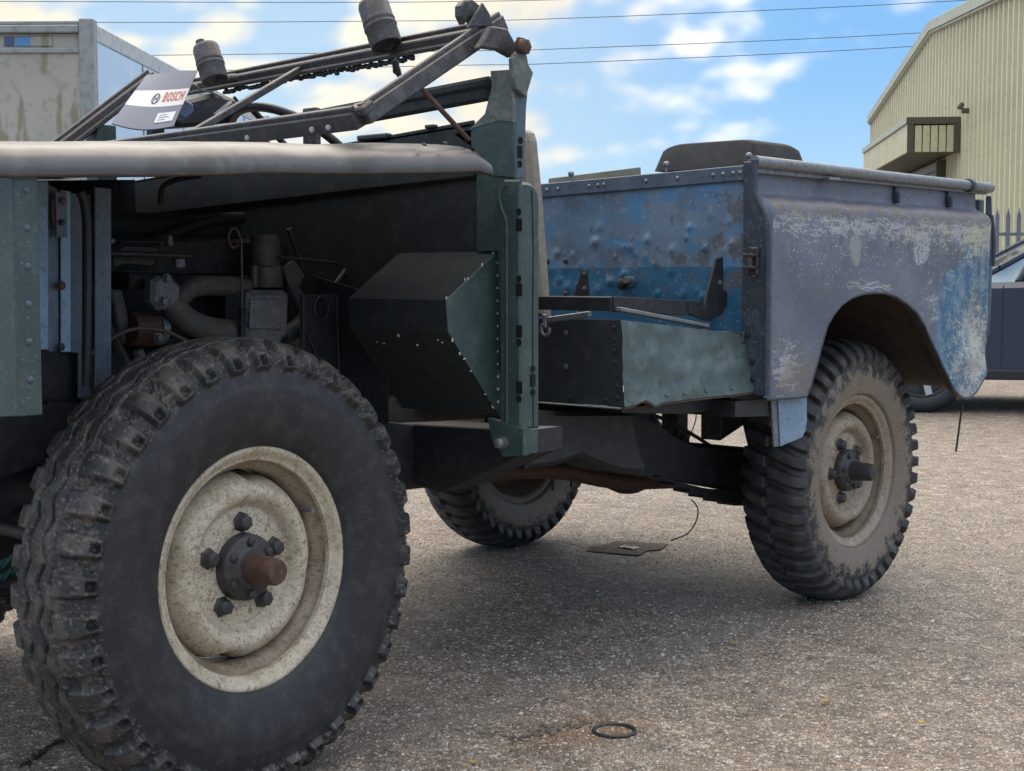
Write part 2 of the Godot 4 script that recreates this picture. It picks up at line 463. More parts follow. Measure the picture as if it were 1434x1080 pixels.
func tyre_mesh(R: float, hub: float, kind: int) -> ArrayMesh:
	var half := [Vector2(0.0, R), Vector2(0.03, R - 0.0008), Vector2(0.06, R - 0.005), Vector2(0.078, R - 0.014), Vector2(0.09, R - 0.03), Vector2(0.099, R - 0.06), Vector2(0.103, R - 0.095), Vector2(0.099, R - 0.13), Vector2(0.089, R - 0.163), Vector2(0.0775, 0.231), Vector2(0.0725, 0.2235)]
	if kind == 1:
		half = [Vector2(0.0, R), Vector2(0.03, R - 0.002), Vector2(0.055, R - 0.008), Vector2(0.074, R - 0.019), Vector2(0.086, R - 0.036), Vector2(0.095, R - 0.065), Vector2(0.096, R - 0.09), Vector2(0.09, R - 0.118), Vector2(0.083, R - 0.14), Vector2(0.0775, 0.228), Vector2(0.0725, 0.2235)]
	var prof := catmull(half, 12)
	# even out the arc steps: many on the tread, fewer on the wall
	var arcs := [0.0]
	for i in range(1, prof.size()):
		arcs.append(arcs[i - 1] + prof[i].distance_to(prof[i - 1]))
	var marks := []
	var a := 0.0
	while a < arcs[-1]:
		marks.append(a)
		a += 0.0024 if a < 0.13 else 0.006
	marks.append(arcs[-1])
	var line := []
	for m in marks:
		var i := 1
		while i < arcs.size() - 1 and arcs[i] < m:
			i += 1
		var t: float = (m - arcs[i - 1]) / maxf(arcs[i] - arcs[i - 1], 1e-6)
		line.append(prof[i - 1].lerp(prof[i], clampf(t, 0, 1)))
	var rows := []   # from the outer bead over the crown to the inner bead
	for i in range(line.size() - 1, -1, -1):
		rows.append([line[i].x, line[i].y, marks[i], 1.0])
	for i in range(1, line.size()):
		rows.append([-line[i].x, line[i].y, marks[i], -1.0])
	var nseg := 840 if kind == 0 else 760
	var lugs := 38 if kind == 0 else 42
	var grime := fnl(9.0, 31 + kind, 4)
	var fine := fnl(60.0, 41 + kind, 3)
	var clod := fnl(34.0, 47 + kind, 3)
	var pts := []
	var cols := []
	for i in rows.size():
		var q = rows[i]
		var prow := []
		var crow := []
		var q0 = rows[maxi(i - 1, 0)]
		var q1 = rows[mini(i + 1, rows.size() - 1)]
		var nrm := Vector2(q1[1] - q0[1], q0[0] - q1[0]).normalized()   # (axial, radial)
		if nrm.dot(Vector2(q[0], q[1] - (R - 0.1))) < 0:
			nrm = -nrm
		var s: float = q[2]
		for j in nseg + 1:
			var th := TAU * (j % nseg) / nseg
			var ph := fposmod(th / TAU * lugs + (0.5 if q[3] < 0 else 0.0), 1.0)
			var d := 0.0
			var dirt := Vector3(cos(th) * q[1], sin(th) * q[1], q[0]) * 2.4
			var g1 := grime.get_noise_3dv(dirt)
			var f1 := fine.get_noise_3dv(dirt)
			if kind == 0:
				var zz := absf(fposmod(th / TAU * lugs, 1.0) * 2.0 - 1.0)    # 0..1 triangle wave
				var x: float = q[0]
				var g := 1.0
				for c in [-0.019, 0.019]:
					g *= smoothstep(0.0022, 0.0046, absf(x - c - (zz - 0.5) * 0.016))
				var edge = 0.042 + (zz - 0.5) * 0.008 * q[3]
				var rib := 1.0 - smoothstep(edge - 0.0015, edge + 0.002, s)
				var w := 0.31 - 0.05 * smoothstep(0.05, 0.11, s)
				var block := (1.0 - smoothstep(w - 0.02, w + 0.025, absf(ph - 0.5))) * smoothstep(0.0415, 0.0445, s) * (1.0 - smoothstep(0.112, 0.119, s))
				var pocket := (1.0 - smoothstep(0.10, 0.13, absf(ph - 0.5))) * smoothstep(0.094, 0.097, s) * (1.0 - smoothstep(0.107, 0.110, s))
				var low := 0.45 * (1.0 - smoothstep(0.044, 0.06, s))
				d = 0.013 * maxf(rib * g, maxf(block - pocket * 0.9, low * (1.0 - rib)))
				d += 0.0012 * g1 * (1.0 if s < 0.11 else 0.2)
				if s > 0.13:
					d += 0.0026 * (1.0 - smoothstep(0.0, 0.004, absf(s - 0.152))) + 0.002 * (1.0 - smoothstep(0.0, 0.003, absf(s - 0.225))) - 0.002 * (1.0 - smoothstep(0.0, 0.003, absf(s - 0.147))) + 0.003 * smoothstep(0.245, 0.25, s) * (1.0 - smoothstep(0.256, 0.262, s))
			else:
				var sw := fposmod(th / TAU * lugs + (0.5 if q[3] < 0 else 0.0) - q[3] * 0.55 * smoothstep(0.0, 0.1, s) * 0.9, 1.0)
				var bar := 1.0 - smoothstep(0.26, 0.35, absf(sw - 0.5))
				var reach := smoothstep(-0.002, 0.004, s) * (1.0 - smoothstep(0.095, 0.118, s))
				d = 0.018 * bar * reach + 0.001 * g1 * (1.0 if s < 0.11 else 0.2)
				d += 0.0012 * (1.0 - smoothstep(0.0, 0.003, absf(s - 0.132)))
			# earth packed on the tread and dust on the wall, with ragged edges
			var mud := 0.0
			var c1: Color
			if kind == 0:
				mud = smoothstep(-0.02, 0.26, g1 * 0.9 + f1 * 0.3) * (1.0 - smoothstep(0.085, 0.14, s + f1 * 0.02)) * 0.75
				if d < 0.006 and s < 0.11:
					var cl := smoothstep(0.05, 0.35, g1 * 0.7 + clod.get_noise_3dv(dirt) * 0.6)
					d += 0.006 * cl
					mud = maxf(mud, 0.75 * cl)
				c1 = Color(0.016, 0.0165, 0.019).lerp(Color(0.027, 0.027, 0.029), clampf(0.5 + g1 + f1 * 0.6, 0, 1))
				if s < 0.10:
					c1 = c1.lerp(Color(0.068, 0.062, 0.058), clampf(0.55 + f1 * 0.9 + g1 * 0.5, 0, 1) * 0.8)
				c1 = c1.lerp(Color(0.10, 0.08, 0.066), clampf(mud, 0, 0.9))
				if s > 0.12:
					c1 = c1.lerp(Color(0.062, 0.056, 0.052), clampf(smoothstep(0.1, 0.5, g1 + f1 * 0.7) * 0.35, 0, 1))
				if f1 > 0.44 and s < 0.12:
					c1 = c1.lerp(Color(0.2, 0.18, 0.16), 0.7)
			else:
				c1 = Color(0.026, 0.026, 0.028).lerp(Color(0.05, 0.048, 0.047), clampf(0.5 + g1 + f1 * 0.5, 0, 1))
				var ring := smoothstep(0.128, 0.136, s) * (1.0 - smoothstep(0.0, 0.02, -(s - 0.128))) if q[3] > 0 else 0.0
				var wallm := smoothstep(-0.02, 0.25, g1 * 0.5 + f1 * 0.35 + (s - 0.125) * 9.0)
				c1 = c1.lerp(Color(0.2, 0.155, 0.115).lerp(Color(0.27, 0.22, 0.17), clampf(0.5 + f1, 0, 1)), wallm * 0.85 if s > 0.1 else 0.0)
				if ring < 0.0:
					c1 = c1
				if s < 0.1:
					c1 = c1.lerp(Color(0.09, 0.078, 0.068), clampf(g1 * 0.8 + 0.1, 0, 0.5))
			var ax: float = q[0] + nrm.x * d
			var rad: float = q[1] + nrm.y * d - 0.0
			var p := Vector3(cos(th) * rad, sin(th) * rad, ax)
			# the tyre sits flat on the ground and bulges a little there
			if p.y < -hub + 0.001:
				p.y = -hub + 0.001
			var sq := smoothstep(hub * 0.55, hub, -p.y)
			p.z *= 1.0 + 0.035 * sq
			prow.append(p)
			crow.append(c1)
		pts.append(prow)
		cols.append(crow)
	# indexed surface with shared normals
	var rn := pts.size()
	var cn := nseg + 1
	var vv := PackedVector3Array()
	var nn := PackedVector3Array()
	var cc := PackedColorArray()
	var ix := PackedInt32Array()
	for i in rn:
		for j in cn:
			vv.append(pts[i][j])
			cc.append(cols[i][j])
			var ja := j - 1 if j > 0 else cn - 2
			var jb := j + 1 if j < cn - 1 else 1
			var du: Vector3 = pts[i][jb] - pts[i][ja]
			var dv: Vector3 = pts[mini(i + 1, rn - 1)][j] - pts[maxi(i - 1, 0)][j]
			nn.append(dv.cross(du).normalized())
	for i in rn - 1:
		for j in cn - 1:
			var a0 := i * cn + j
			ix.append_array([a0, a0 + cn, a0 + 1, a0 + 1, a0 + cn, a0 + cn + 1])
	# make sure the normals look out
	var mid := (rn / 2) * cn
	if nn[mid].dot(vv[mid]) < 0:
		for i in nn.size():
			nn[i] = -nn[i]
	var qa := vv[ix[(rn / 2) * (cn - 1) * 6]]
	var qb := vv[ix[(rn / 2) * (cn - 1) * 6 + 1]]
	var qc := vv[ix[(rn / 2) * (cn - 1) * 6 + 2]]
	if (qc - qa).cross(qb - qa).dot(qa) < 0:
		ix.reverse()
	var arr := []
	arr.resize(Mesh.ARRAY_MAX)
	arr[Mesh.ARRAY_VERTEX] = vv
	arr[Mesh.ARRAY_NORMAL] = nn
	arr[Mesh.ARRAY_COLOR] = cc
	arr[Mesh.ARRAY_INDEX] = ix
	var am := ArrayMesh.new()
	am.add_surface_from_arrays(Mesh.PRIMITIVE_TRIANGLES, arr)
	return am

func make_wheel(parent: Node, called: String, tyre: ArrayMesh, paint: Material, well: Material, hub_mat: Material, stub_mat: Material, spin: float) -> Node3D:
	var w := node(called, parent)
	var t := MeshInstance3D.new()
	t.name = "tyre"
	t.mesh = tyre
	t.material_override = M.rubber
	w.add_child(t, true)
	var I := Transform3D(Basis(Vector3(0, 0, 1), spin), Vector3.ZERO)
	var b := MB.new()
	b.lathe([Vector2(0.224, 0.062), Vector2(0.2265, 0.066), Vector2(0.2265, 0.071), Vector2(0.2235, 0.0745), Vector2(0.2185, 0.0745), Vector2(0.2135, 0.0715), Vector2(0.209, 0.0665), Vector2(0.204, 0.0625), Vector2(0.1985, 0.0605), Vector2(0.1975, 0.052)], I, 72)
	part("rim", b, paint, w)
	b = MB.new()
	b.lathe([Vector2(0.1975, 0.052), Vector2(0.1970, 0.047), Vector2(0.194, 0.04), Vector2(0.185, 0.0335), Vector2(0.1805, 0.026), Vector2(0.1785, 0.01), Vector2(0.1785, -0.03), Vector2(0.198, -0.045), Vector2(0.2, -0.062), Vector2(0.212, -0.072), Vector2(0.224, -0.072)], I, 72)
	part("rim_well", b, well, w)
	b = MB.new()
	var scallop := func(p: Vector2, t: float) -> Vector2:
		var k := pow(absf(cos(t * 2.0 + 0.4)), 24.0) * smoothstep(0.14, 0.176, p.x)
		return Vector2(p.x - 0.014 * k, p.y)
	b.lathe([Vector2(0.1786, -0.02), Vector2(0.177, 0.004), Vector2(0.173, 0.018), Vector2(0.167, 0.033), Vector2(0.159, 0.0455), Vector2(0.149, 0.0535), Vector2(0.139, 0.0565), Vector2(0.130, 0.0548), Vector2(0.122, 0.048), Vector2(0.116, 0.0385), Vector2(0.112, 0.0325), Vector2(0.108, 0.0312), Vector2(0.104, 0.0322), Vector2(0.062, 0.034), Vector2(0.06, 0.03)], I, 96, scallop)
	part("wheel_disc", b, paint, w)
	b = MB.new()
	b.lathe([Vector2(0.066, 0.016), Vector2(0.062, 0.04), Vector2(0.061, 0.054), Vector2(0.057, 0.058), Vector2(0.042, 0.059), Vector2(0.039, 0.064), Vector2(0.034, 0.066), Vector2(0.0, 0.066)], I, 40)
	for k in 6:
		var th := TAU * (k + 0.5) / 6.0
		var z := Vector3(cos(th) * 0.049, sin(th) * 0.049, 0.057)
		b.lathe([Vector2(0.0085, 0), Vector2(0.0085, 0.007), Vector2(0.007, 0.0085), Vector2(0, 0.0085)], I * Transform3D(Basis.IDENTITY, z), 6)
	part("hub", b, hub_mat, w)
	b = MB.new()
	b.lathe([Vector2(0.029, 0.066), Vector2(0.0275, 0.085), Vector2(0.026, 0.105), Vector2(0.0245, 0.125), Vector2(0.0215, 0.131), Vector2(0.012, 0.132), Vector2(0.0, 0.131)], I, 28)
	part("axle_stub", b, stub_mat, w)
	for k in 5:
		var th := TAU * k / 5.0 + PI / 2
		b = MB.new()
		b.lathe([Vector2(0.0205, 0.0), Vector2(0.018, 0.003), Vector2(0.0155, 0.006), Vector2(0.0145, 0.015), Vector2(0.0125, 0.0185), Vector2(0.008, 0.0195), Vector2(0, 0.0195)], I * Transform3D(Basis(Vector3(0, 0, 1), th * 3.1), Vector3(cos(th) * 0.0826, sin(th) * 0.0826, 0.0335)), 6)
		part("wheel_nut", b, hub_mat, w)
	b = MB.new()
	var vp := Vector3(cos(0.5) * 0.182, sin(0.5) * 0.182, 0.03)
	b.tube([vp, vp + Vector3(0.0, 0.0, 0.012), vp + Vector3(-0.003, -0.001, 0.03)], [0.005, 0.0045, 0.0042], 8)
	part("valve", b, M.galv, w)
	b = MB.new()
	b.lathe([Vector2(0.0, -0.115), Vector2(0.125, -0.115), Vector2(0.135, -0.1), Vector2(0.135, -0.045), Vector2(0.1, -0.02), Vector2(0.066, 0.016)], I, 32)
	part("brake_drum", b, M.steel, w)
	return w

# ------------------------------------------------------------------ the vehicle
var V: Node3D

func slab(poly: Array, axis: String, a: float, b: float, called: String, m: Material, parent: Node, e := 0.0015) -> MeshInstance3D:
	var q := MB.new()
	q.prism(poly, axis, a, b, e)
	return part(called, q, m, parent)

func one_box(c: Vector3, s: Vector3, called: String, m: Material, parent: Node, e := 0.003, t := Basis.IDENTITY) -> MeshInstance3D:
	var q := MB.new()
	q.box(c, s, e, t)
	return part(called, q, m, parent)

func one_tube(pts: Array, r, called: String, m: Material, parent: Node, seg := 10) -> MeshInstance3D:
	var q := MB.new()
	q.tube(pts, r, seg)
	return part(called, q, m, parent)

func chassis() -> void:
	var c := node("chassis", V)
	for s in [1.0, -1.0]:
		# side rail: straight under the cab, swept up over the rear axle
		var poly := [Vector2(-0.3373, 0.7113), Vector2(-0.2527, 0.7173), Vector2(-0.1336, 0.7151), Vector2(0.7141, 0.6085), Vector2(0.9578, 0.5991), Vector2(1.2003, 0.5999), Vector2(1.4999, 0.5832), Vector2(1.6136, 0.5520), Vector2(1.7154, 0.5006), Vector2(1.8209, 0.4635), Vector2(2.0632, 0.4259), Vector2(2.2435, 0.3969), Vector2(2.2464, 0.2865), Vector2(2.0659, 0.3060), Vector2(1.7696, 0.3664), Vector2(1.5826, 0.4014), Vector2(1.4387, 0.4272), Vector2(1.3619, 0.4536), Vector2(1.3020, 0.4815), Vector2(1.2009, 0.4687), Vector2(0.9837, 0.4717), Vector2(0.8325, 0.4526), Vector2(0.7134, 0.4684), Vector2(-0.1360, 0.6041), Vector2(-0.2550, 0.6215), Vector2(-0.3399, 0.6101)]
		var q := MB.new()
		q.prism(poly, "z", s * 0.365, s * 0.44, 0.003)
		part("side_rail", q, M.black, c)
		# rear kick-up behind the wheel arch
		q = MB.new()
		q.prism([Vector2(1.95, 0.47), Vector2(2.25, 0.56), Vector2(2.8, 0.58), Vector2(2.8, 0.68), Vector2(2.2, 0.68), Vector2(1.95, 0.62)], "z", s * 0.366, s * 0.439, 0.003)
		part("rear_rail", q, M.black, c)
		# bulkhead outrigger reaching out to the pillar foot
		q = MB.new()
		q.prism([Vector2(0.4405, 0.612), Vector2(0.79, 0.622), Vector2(0.79, 0.575), Vector2(0.52, 0.462), Vector2(0.4405, 0.472)], "x", 0.69, 0.80, 0.003)
		if s < 0:
			for i in q.v.size():
				q.v[i].z *= -1.0; q.n[i].z *= -1.0
		part("outrigger", q, M.black, c)
		# dumb iron in front
		q = MB.new()
		q.prism([Vector2(-0.25, 0.71), Vector2(-0.5, 0.66), Vector2(-0.74, 0.585), Vector2(-0.76, 0.52), Vector2(-0.68, 0.49), Vector2(-0.45, 0.57), Vector2(-0.25, 0.61)], "z", s * 0.36, s * 0.445, 0.003)
		part("dumb_iron", q, M.black, c)
		# front and rear leaf springs
		for ax in [[0.0, 0.34, 0.50], [2.235, 0.30, 0.62]]:
			for l in 6:
				q = MB.new()
				var len: float = ax[2] - l * 0.075
				var top := []
				for i in 13:
					var t := lerpf(-1, 1, i / 12.0)
					top.append(Vector3(ax[0] + t * len, ax[1] - l * 0.0071 + 0.10 * pow(t * len / ax[2], 2.0), s * 0.43))
				for i in 12:
					q.bar(top[i], top[i + 1], 0.062, 0.007, Vector3.UP, 0.001)
				part("spring_leaf", q, M.black, c)
			for dx in [-0.05, 0.05]:
				one_tube([Vector3(ax[0] + dx, ax[1] + 0.09, s * 0.395), Vector3(ax[0] + dx, ax[1] - 0.08, s * 0.395)], 0.006, "spring_bolt", M.steel, c, 6)
		# dampers and bump stops behind
		one_tube([Vector3(1.98, 0.66, s * 0.48), Vector3(2.1, 0.32, s * 0.5)], 0.024, "damper", M.black, c, 12)
		one_tube([Vector3(0.12, 0.74, s * 0.47), Vector3(0.04, 0.36, s * 0.5)], 0.024, "damper", M.black, c, 12)
	for x in [[-0.62, 0.58], [0.95, 0.5], [1.66, 0.52], [2.78, 0.63]]:
		one_box(Vector3(x[0], x[1], 0), Vector3(0.08, 0.1, 0.73), "crossmember", M.black, c)
	# axles
	for ax in [[0.0, 0.4157, 0.28], [2.235, 0.3775, -0.2]]:
		var q := MB.new()
		q.tube([Vector3(ax[0], ax[1], -0.56), Vector3(ax[0], ax[1], 0.56)], 0.042, 16)
		part("axle_tube", q, M.black, c)
		q = MB.new()
		q.ball(Vector3(ax[0] + 0.01, ax[1], -0.17 if ax[0] < 1 else -0.12), Vector3(0.15, 0.15, 0.12), 20, 12)
		q.tube([Vector3(ax[0] + (0.1 if ax[0] < 1 else -0.1), ax[1] + 0.01, -0.17 if ax[0] < 1 else -0.12), Vector3(ax[0] + (0.27 if ax[0] < 1 else -0.27), ax[1] + 0.02, -0.17 if ax[0] < 1 else -0.12)], [0.07, 0.045], 14)
		part("differential", q, M.black, c)
	# propeller shafts, transmission and transfer box
	one_tube([Vector3(1.4, 0.5, -0.12), Vector3(1.96, 0.4, -0.12)], 0.027, "propeller_shaft", M.black, c, 14)
	one_tube([Vector3(0.27, 0.44, -0.17), Vector3(0.95, 0.46, -0.17)], 0.025, "propeller_shaft", M.black, c, 14)
	var g := MB.new()
	g.tube([Vector3(0.55, 0.66, 0), Vector3(0.72, 0.64, 0), Vector3(0.82, 0.6, 0), Vector3(1.28, 0.6, 0)], [0.19, 0.17, 0.12, 0.12], 18)
	g.box(Vector3(1.12, 0.5, -0.06), Vector3(0.34, 0.22, 0.3), 0.03)
	part("gearbox", g, M.iron, c)
	# petrol tank hung under the seat
	slab([Vector2(0.9553, 0.6332), Vector2(1.3112, 0.6094), Vector2(1.3363, 0.5278), Vector2(1.3737, 0.4605), Vector2(1.3494, 0.4463), Vector2(1.2596, 0.4588), Vector2(1.1586, 0.4898), Vector2(1.1027, 0.5124), Vector2(1.0082, 0.5004), Vector2(0.9045, 0.5002), Vector2(0.9042, 0.6366)], "z", 0.45, 0.60, "fuel_tank", M.black, c, 0.012)
	# exhaust, brake pipe and loose wiring under the floor
	one_tube(smooth_path([Vector3(0.9, 0.44, 0.2), Vector3(1.4, 0.42, 0.22), Vector3(1.7, 0.36, 0.24), Vector3(2.0, 0.33, 0.24)], 5), 0.024, "exhaust_pipe", M.rusty, c, 12)
	one_tube(smooth_path([Vector3(1.8889, 0.5486, 0.2000), Vector3(2.0170, 0.5073, 0.2000), Vector3(2.1315, 0.4635, 0.2000), Vector3(2.2709, 0.4025, 0.2000)], 5), 0.006, "brake_pipe", M.black, c, 6)
	var k := MB.new()
	k.box(Vector3(2.1253, 0.4963, 0.1500), Vector3(0.075, 0.1, 0.06), 0.01)
	k.box(Vector3(2.1531, 0.4448, 0.1500), Vector3(0.05, 0.05, 0.05), 0.008)
	k.tube([Vector3(2.0904, 0.5344, 0.1500), Vector3(2.1065, 0.4753, 0.1500)], 0.018, 8)
	part("brake_servo", k, M.black, c)
	one_tube(smooth_path([Vector3(2.0742, 0.2647, 0.2500), Vector3(2.1093, 0.2341, 0.2500), Vector3(2.1023, 0.1950, 0.2500), Vector3(2.0531, 0.1613, 0.2500), Vector3(1.9707, 0.1523, 0.2500)], 5), 0.0022, "loose_wire", M.cable, c, 5)
	one_tube(smooth_path([Vector3(2.1692, 0.5300, 0.2000), Vector3(2.1659, 0.4966, 0.2000), Vector3(2.1356, 0.4498, 0.2000), Vector3(2.1206, 0.4220, 0.2000)], 5), 0.002, "loose_wire", M.cable, c, 5)
	# steering: track rod and drag link seen beyond the front tyre
	one_tube([Vector3(-0.14, 0.44, -0.6), Vector3(-0.14, 0.44, 0.52)], 0.016, "track_rod", M.steel, c, 10)

func front_end() -> void:
	# top of the near front wing: a long pressing with a rolled outer edge
	var w := node("front_wing", V)
	var b := MB.new()
	var rows := []
	var prof := [[0.46, 0.004], [0.6, 0.003], [0.70, 0.0], [0.745, -0.004], [0.77, -0.011], [0.786, -0.02], [0.797, -0.032], [0.802, -0.046], [0.801, -0.057], [0.797, -0.061], [0.790, -0.0615], [0.778, -0.061]]
	var wn := fnl(2.2, 77, 3)
	for i in prof.size():
		var row := []
		for j in 61:
			var t := j / 60.0
			var x := lerpf(-0.60, 0.56, t)
			var y := 1.157 + (x + 0.53) * 0.058
			var end := smoothstep(0.955, 1.0, t)
			var z: float = prof[i][0]
			var yy: float = y + prof[i][1] + wn.get_noise_2d(x, z * 3.0) * 0.006
			yy -= end * end * 0.03 * (1.0 - float(i) / prof.size())
			row.append(Vector3(x, yy, z + wn.get_noise_2d(x * 2.0, 9.0) * 0.004))
		rows.append(row)
	b.grid(rows, Vector3(0, 1, 0.4))
	part("top_panel", b, M.wing, w)
	rivets("rivets", [Vector3(0.3730, 1.2023, 0.7900), Vector3(0.4329, 1.2090, 0.7900)], 0.006, Vector3(0, 1, 0.5), M.black, w)
	# far wing and inner panels, bonnet between
	var f := node("front_wing", V)
	slab([Vector2(-0.6, 1.15), Vector2(0.58, 1.21), Vector2(0.58, 0.85), Vector2(0.45, 0.85), Vector2(0.38, 0.95), Vector2(0.2, 1.0), Vector2(-0.2, 1.0), Vector2(-0.36, 0.95), Vector2(-0.44, 0.8), Vector2(-0.6, 0.75)], "z", -0.80, -0.797, "side_panel", M.green, f)
	var q := MB.new()
	q.quad(Vector3(-0.6, 1.155, -0.8), Vector3(0.58, 1.215, -0.8), Vector3(0.58, 1.22, -0.46), Vector3(-0.6, 1.16, -0.46), Vector3.UP)
	q.quad(Vector3(-0.6, 1.152, -0.8), Vector3(0.58, 1.212, -0.8), Vector3(0.58, 1.217, -0.46), Vector3(-0.6, 1.157, -0.46), Vector3.DOWN)
	part("top_panel", q, M.wing, f)
	slab([Vector2(-0.5, 1.14), Vector2(0.6, 1.2), Vector2(0.6, 0.7), Vector2(0.3, 0.72), Vector2(-0.3, 0.72), Vector2(-0.5, 0.7)], "z", -0.5, -0.497, "inner_wing", M.green_dark_and_shade, f)
	q = MB.new()
	q.box(Vector3(0.0, 1.18, 0.0), Vector3(1.16, 0.012, 0.93), 0.004, Basis(Vector3(0, 0, 1), 0.051))
	part("bonnet", q, M.wing, V)
	# front panel with its folded near edge
	var p := node("front_panel", V)
	slab([Vector2(0.785, 1.10), Vector2(0.785, 0.735), Vector2(0.60, 0.72), Vector2(0.40, 0.72), Vector2(0.40, 1.12), Vector2(0.785, 1.12)], "x", -0.505, -0.50, "outer_face", M.green, p)
	slab([Vector2(-0.7805, 1.10), Vector2(-0.7805, 0.735), Vector2(-0.40, 0.72), Vector2(-0.40, 1.12)], "x", -0.505, -0.50, "outer_face", M.green, p)
	slab([Vector2(-0.505, 1.12), Vector2(-0.465, 1.12), Vector2(-0.465, 0.735), Vector2(-0.505, 0.735)], "z", 0.785, 0.789, "edge_flange", M.green, p)
	var rv := []
	for i in 6:
		rv.append(Vector3(-0.485, 0.79 + i * 0.058, 0.789))
	rivets("rivets", rv, 0.006, Vector3(0, 0, 1), M.slate, p)
	one_box(Vector3(-0.5, 0.91, 0), Vector3(0.02, 0.4, 0.79), "radiator_grille", M.black, p)
	# radiator baffle: folded blue-grey sheets behind the front panel
	var r := node("radiator_panel", V)
	slab([Vector2(-0.3091, 1.1150), Vector2(-0.2702, 1.1144), Vector2(-0.2773, 0.8202), Vector2(-0.3165, 0.8191)], "z", 0.50, 0.503, "baffle_sheet", M.pale_blue, r)
	slab([Vector2(-0.2702, 1.1144), Vector2(-0.2422, 1.1006), Vector2(-0.2489, 0.8166), Vector2(-0.2661, 0.8147), Vector2(-0.2773, 0.8202)], "z", 0.488, 0.491, "baffle_sheet", M.slate, r)
	slab([Vector2(-0.2422, 1.1006), Vector2(-0.2222, 1.0989), Vector2(-0.2288, 0.8133), Vector2(-0.2490, 0.8141)], "z", 0.494, 0.497, "baffle_sheet", M.pale_blue, r)
	slab([Vector2(-0.1971, 1.0988), Vector2(-0.1525, 1.0981), Vector2(-0.1608, 0.7248), Vector2(-0.1879, 0.7264), Vector2(-0.1860, 0.8078), Vector2(-0.2037, 0.8110)], "z", 0.45, 0.453, "baffle_sheet", M.slate, r)
	slab([Vector2(-0.1522, 1.1111), Vector2(-0.1173, 1.1100), Vector2(-0.1257, 0.7227), Vector2(-0.1608, 0.7248)], "z", 0.462, 0.466, "baffle_sheet", M.slate, r)
	one_box(Vector3(-0.2, 0.86, 0.0), Vector3(0.07, 0.46, 0.86), "radiator_core", M.black, r)
	one_tube(smooth_path([Vector3(-0.2044, 1.0990, 0.5000), Vector3(-0.1936, 1.0587, 0.5000), Vector3(-0.1950, 0.9310, 0.5000), Vector3(-0.2005, 0.7511, 0.5000)], 5), 0.009, "hose", M.hose, r)
	one_box(Vector3(-0.2519, 1.0567, 0.5100), Vector3(0.022, 0.08, 0.006), "bracket", M.slate, r, 0.001)
	bolt(Vector3(-0.2500, 1.0805, 0.5100), 0.007, 0.008, Vector3(0, 0, 1), M.rusty, r)
	bolt(Vector3(-0.2527, 1.0428, 0.5130), 0.005, 0.006, Vector3(0, 0, 1), M.black, r)
	bolt(Vector3(-0.2486, 0.9325, 0.5000), 0.007, 0.008, Vector3(0, 0, 1), M.rusty, r)
	bolt(Vector3(-0.2512, 0.8237, 0.5000), 0.006, 0.006, Vector3(0, 0, 1), M.black, r)
	one_tube(arc(Vector3(-0.2586, 1.0628, 0.5050), Vector3(0.006, 0, 0), Vector3(0, 0.03, 0), 0.0, TAU, 14), 0.005, "grommet", M.rusty, r, 6)
	# lower dark valance below the baffle
	slab([Vector2(-0.2929, 0.8169), Vector2(-0.1859, 0.8130), Vector2(-0.1880, 0.7211), Vector2(-0.2951, 0.7277)], "z", 0.43, 0.433, "valance", M.black, r)

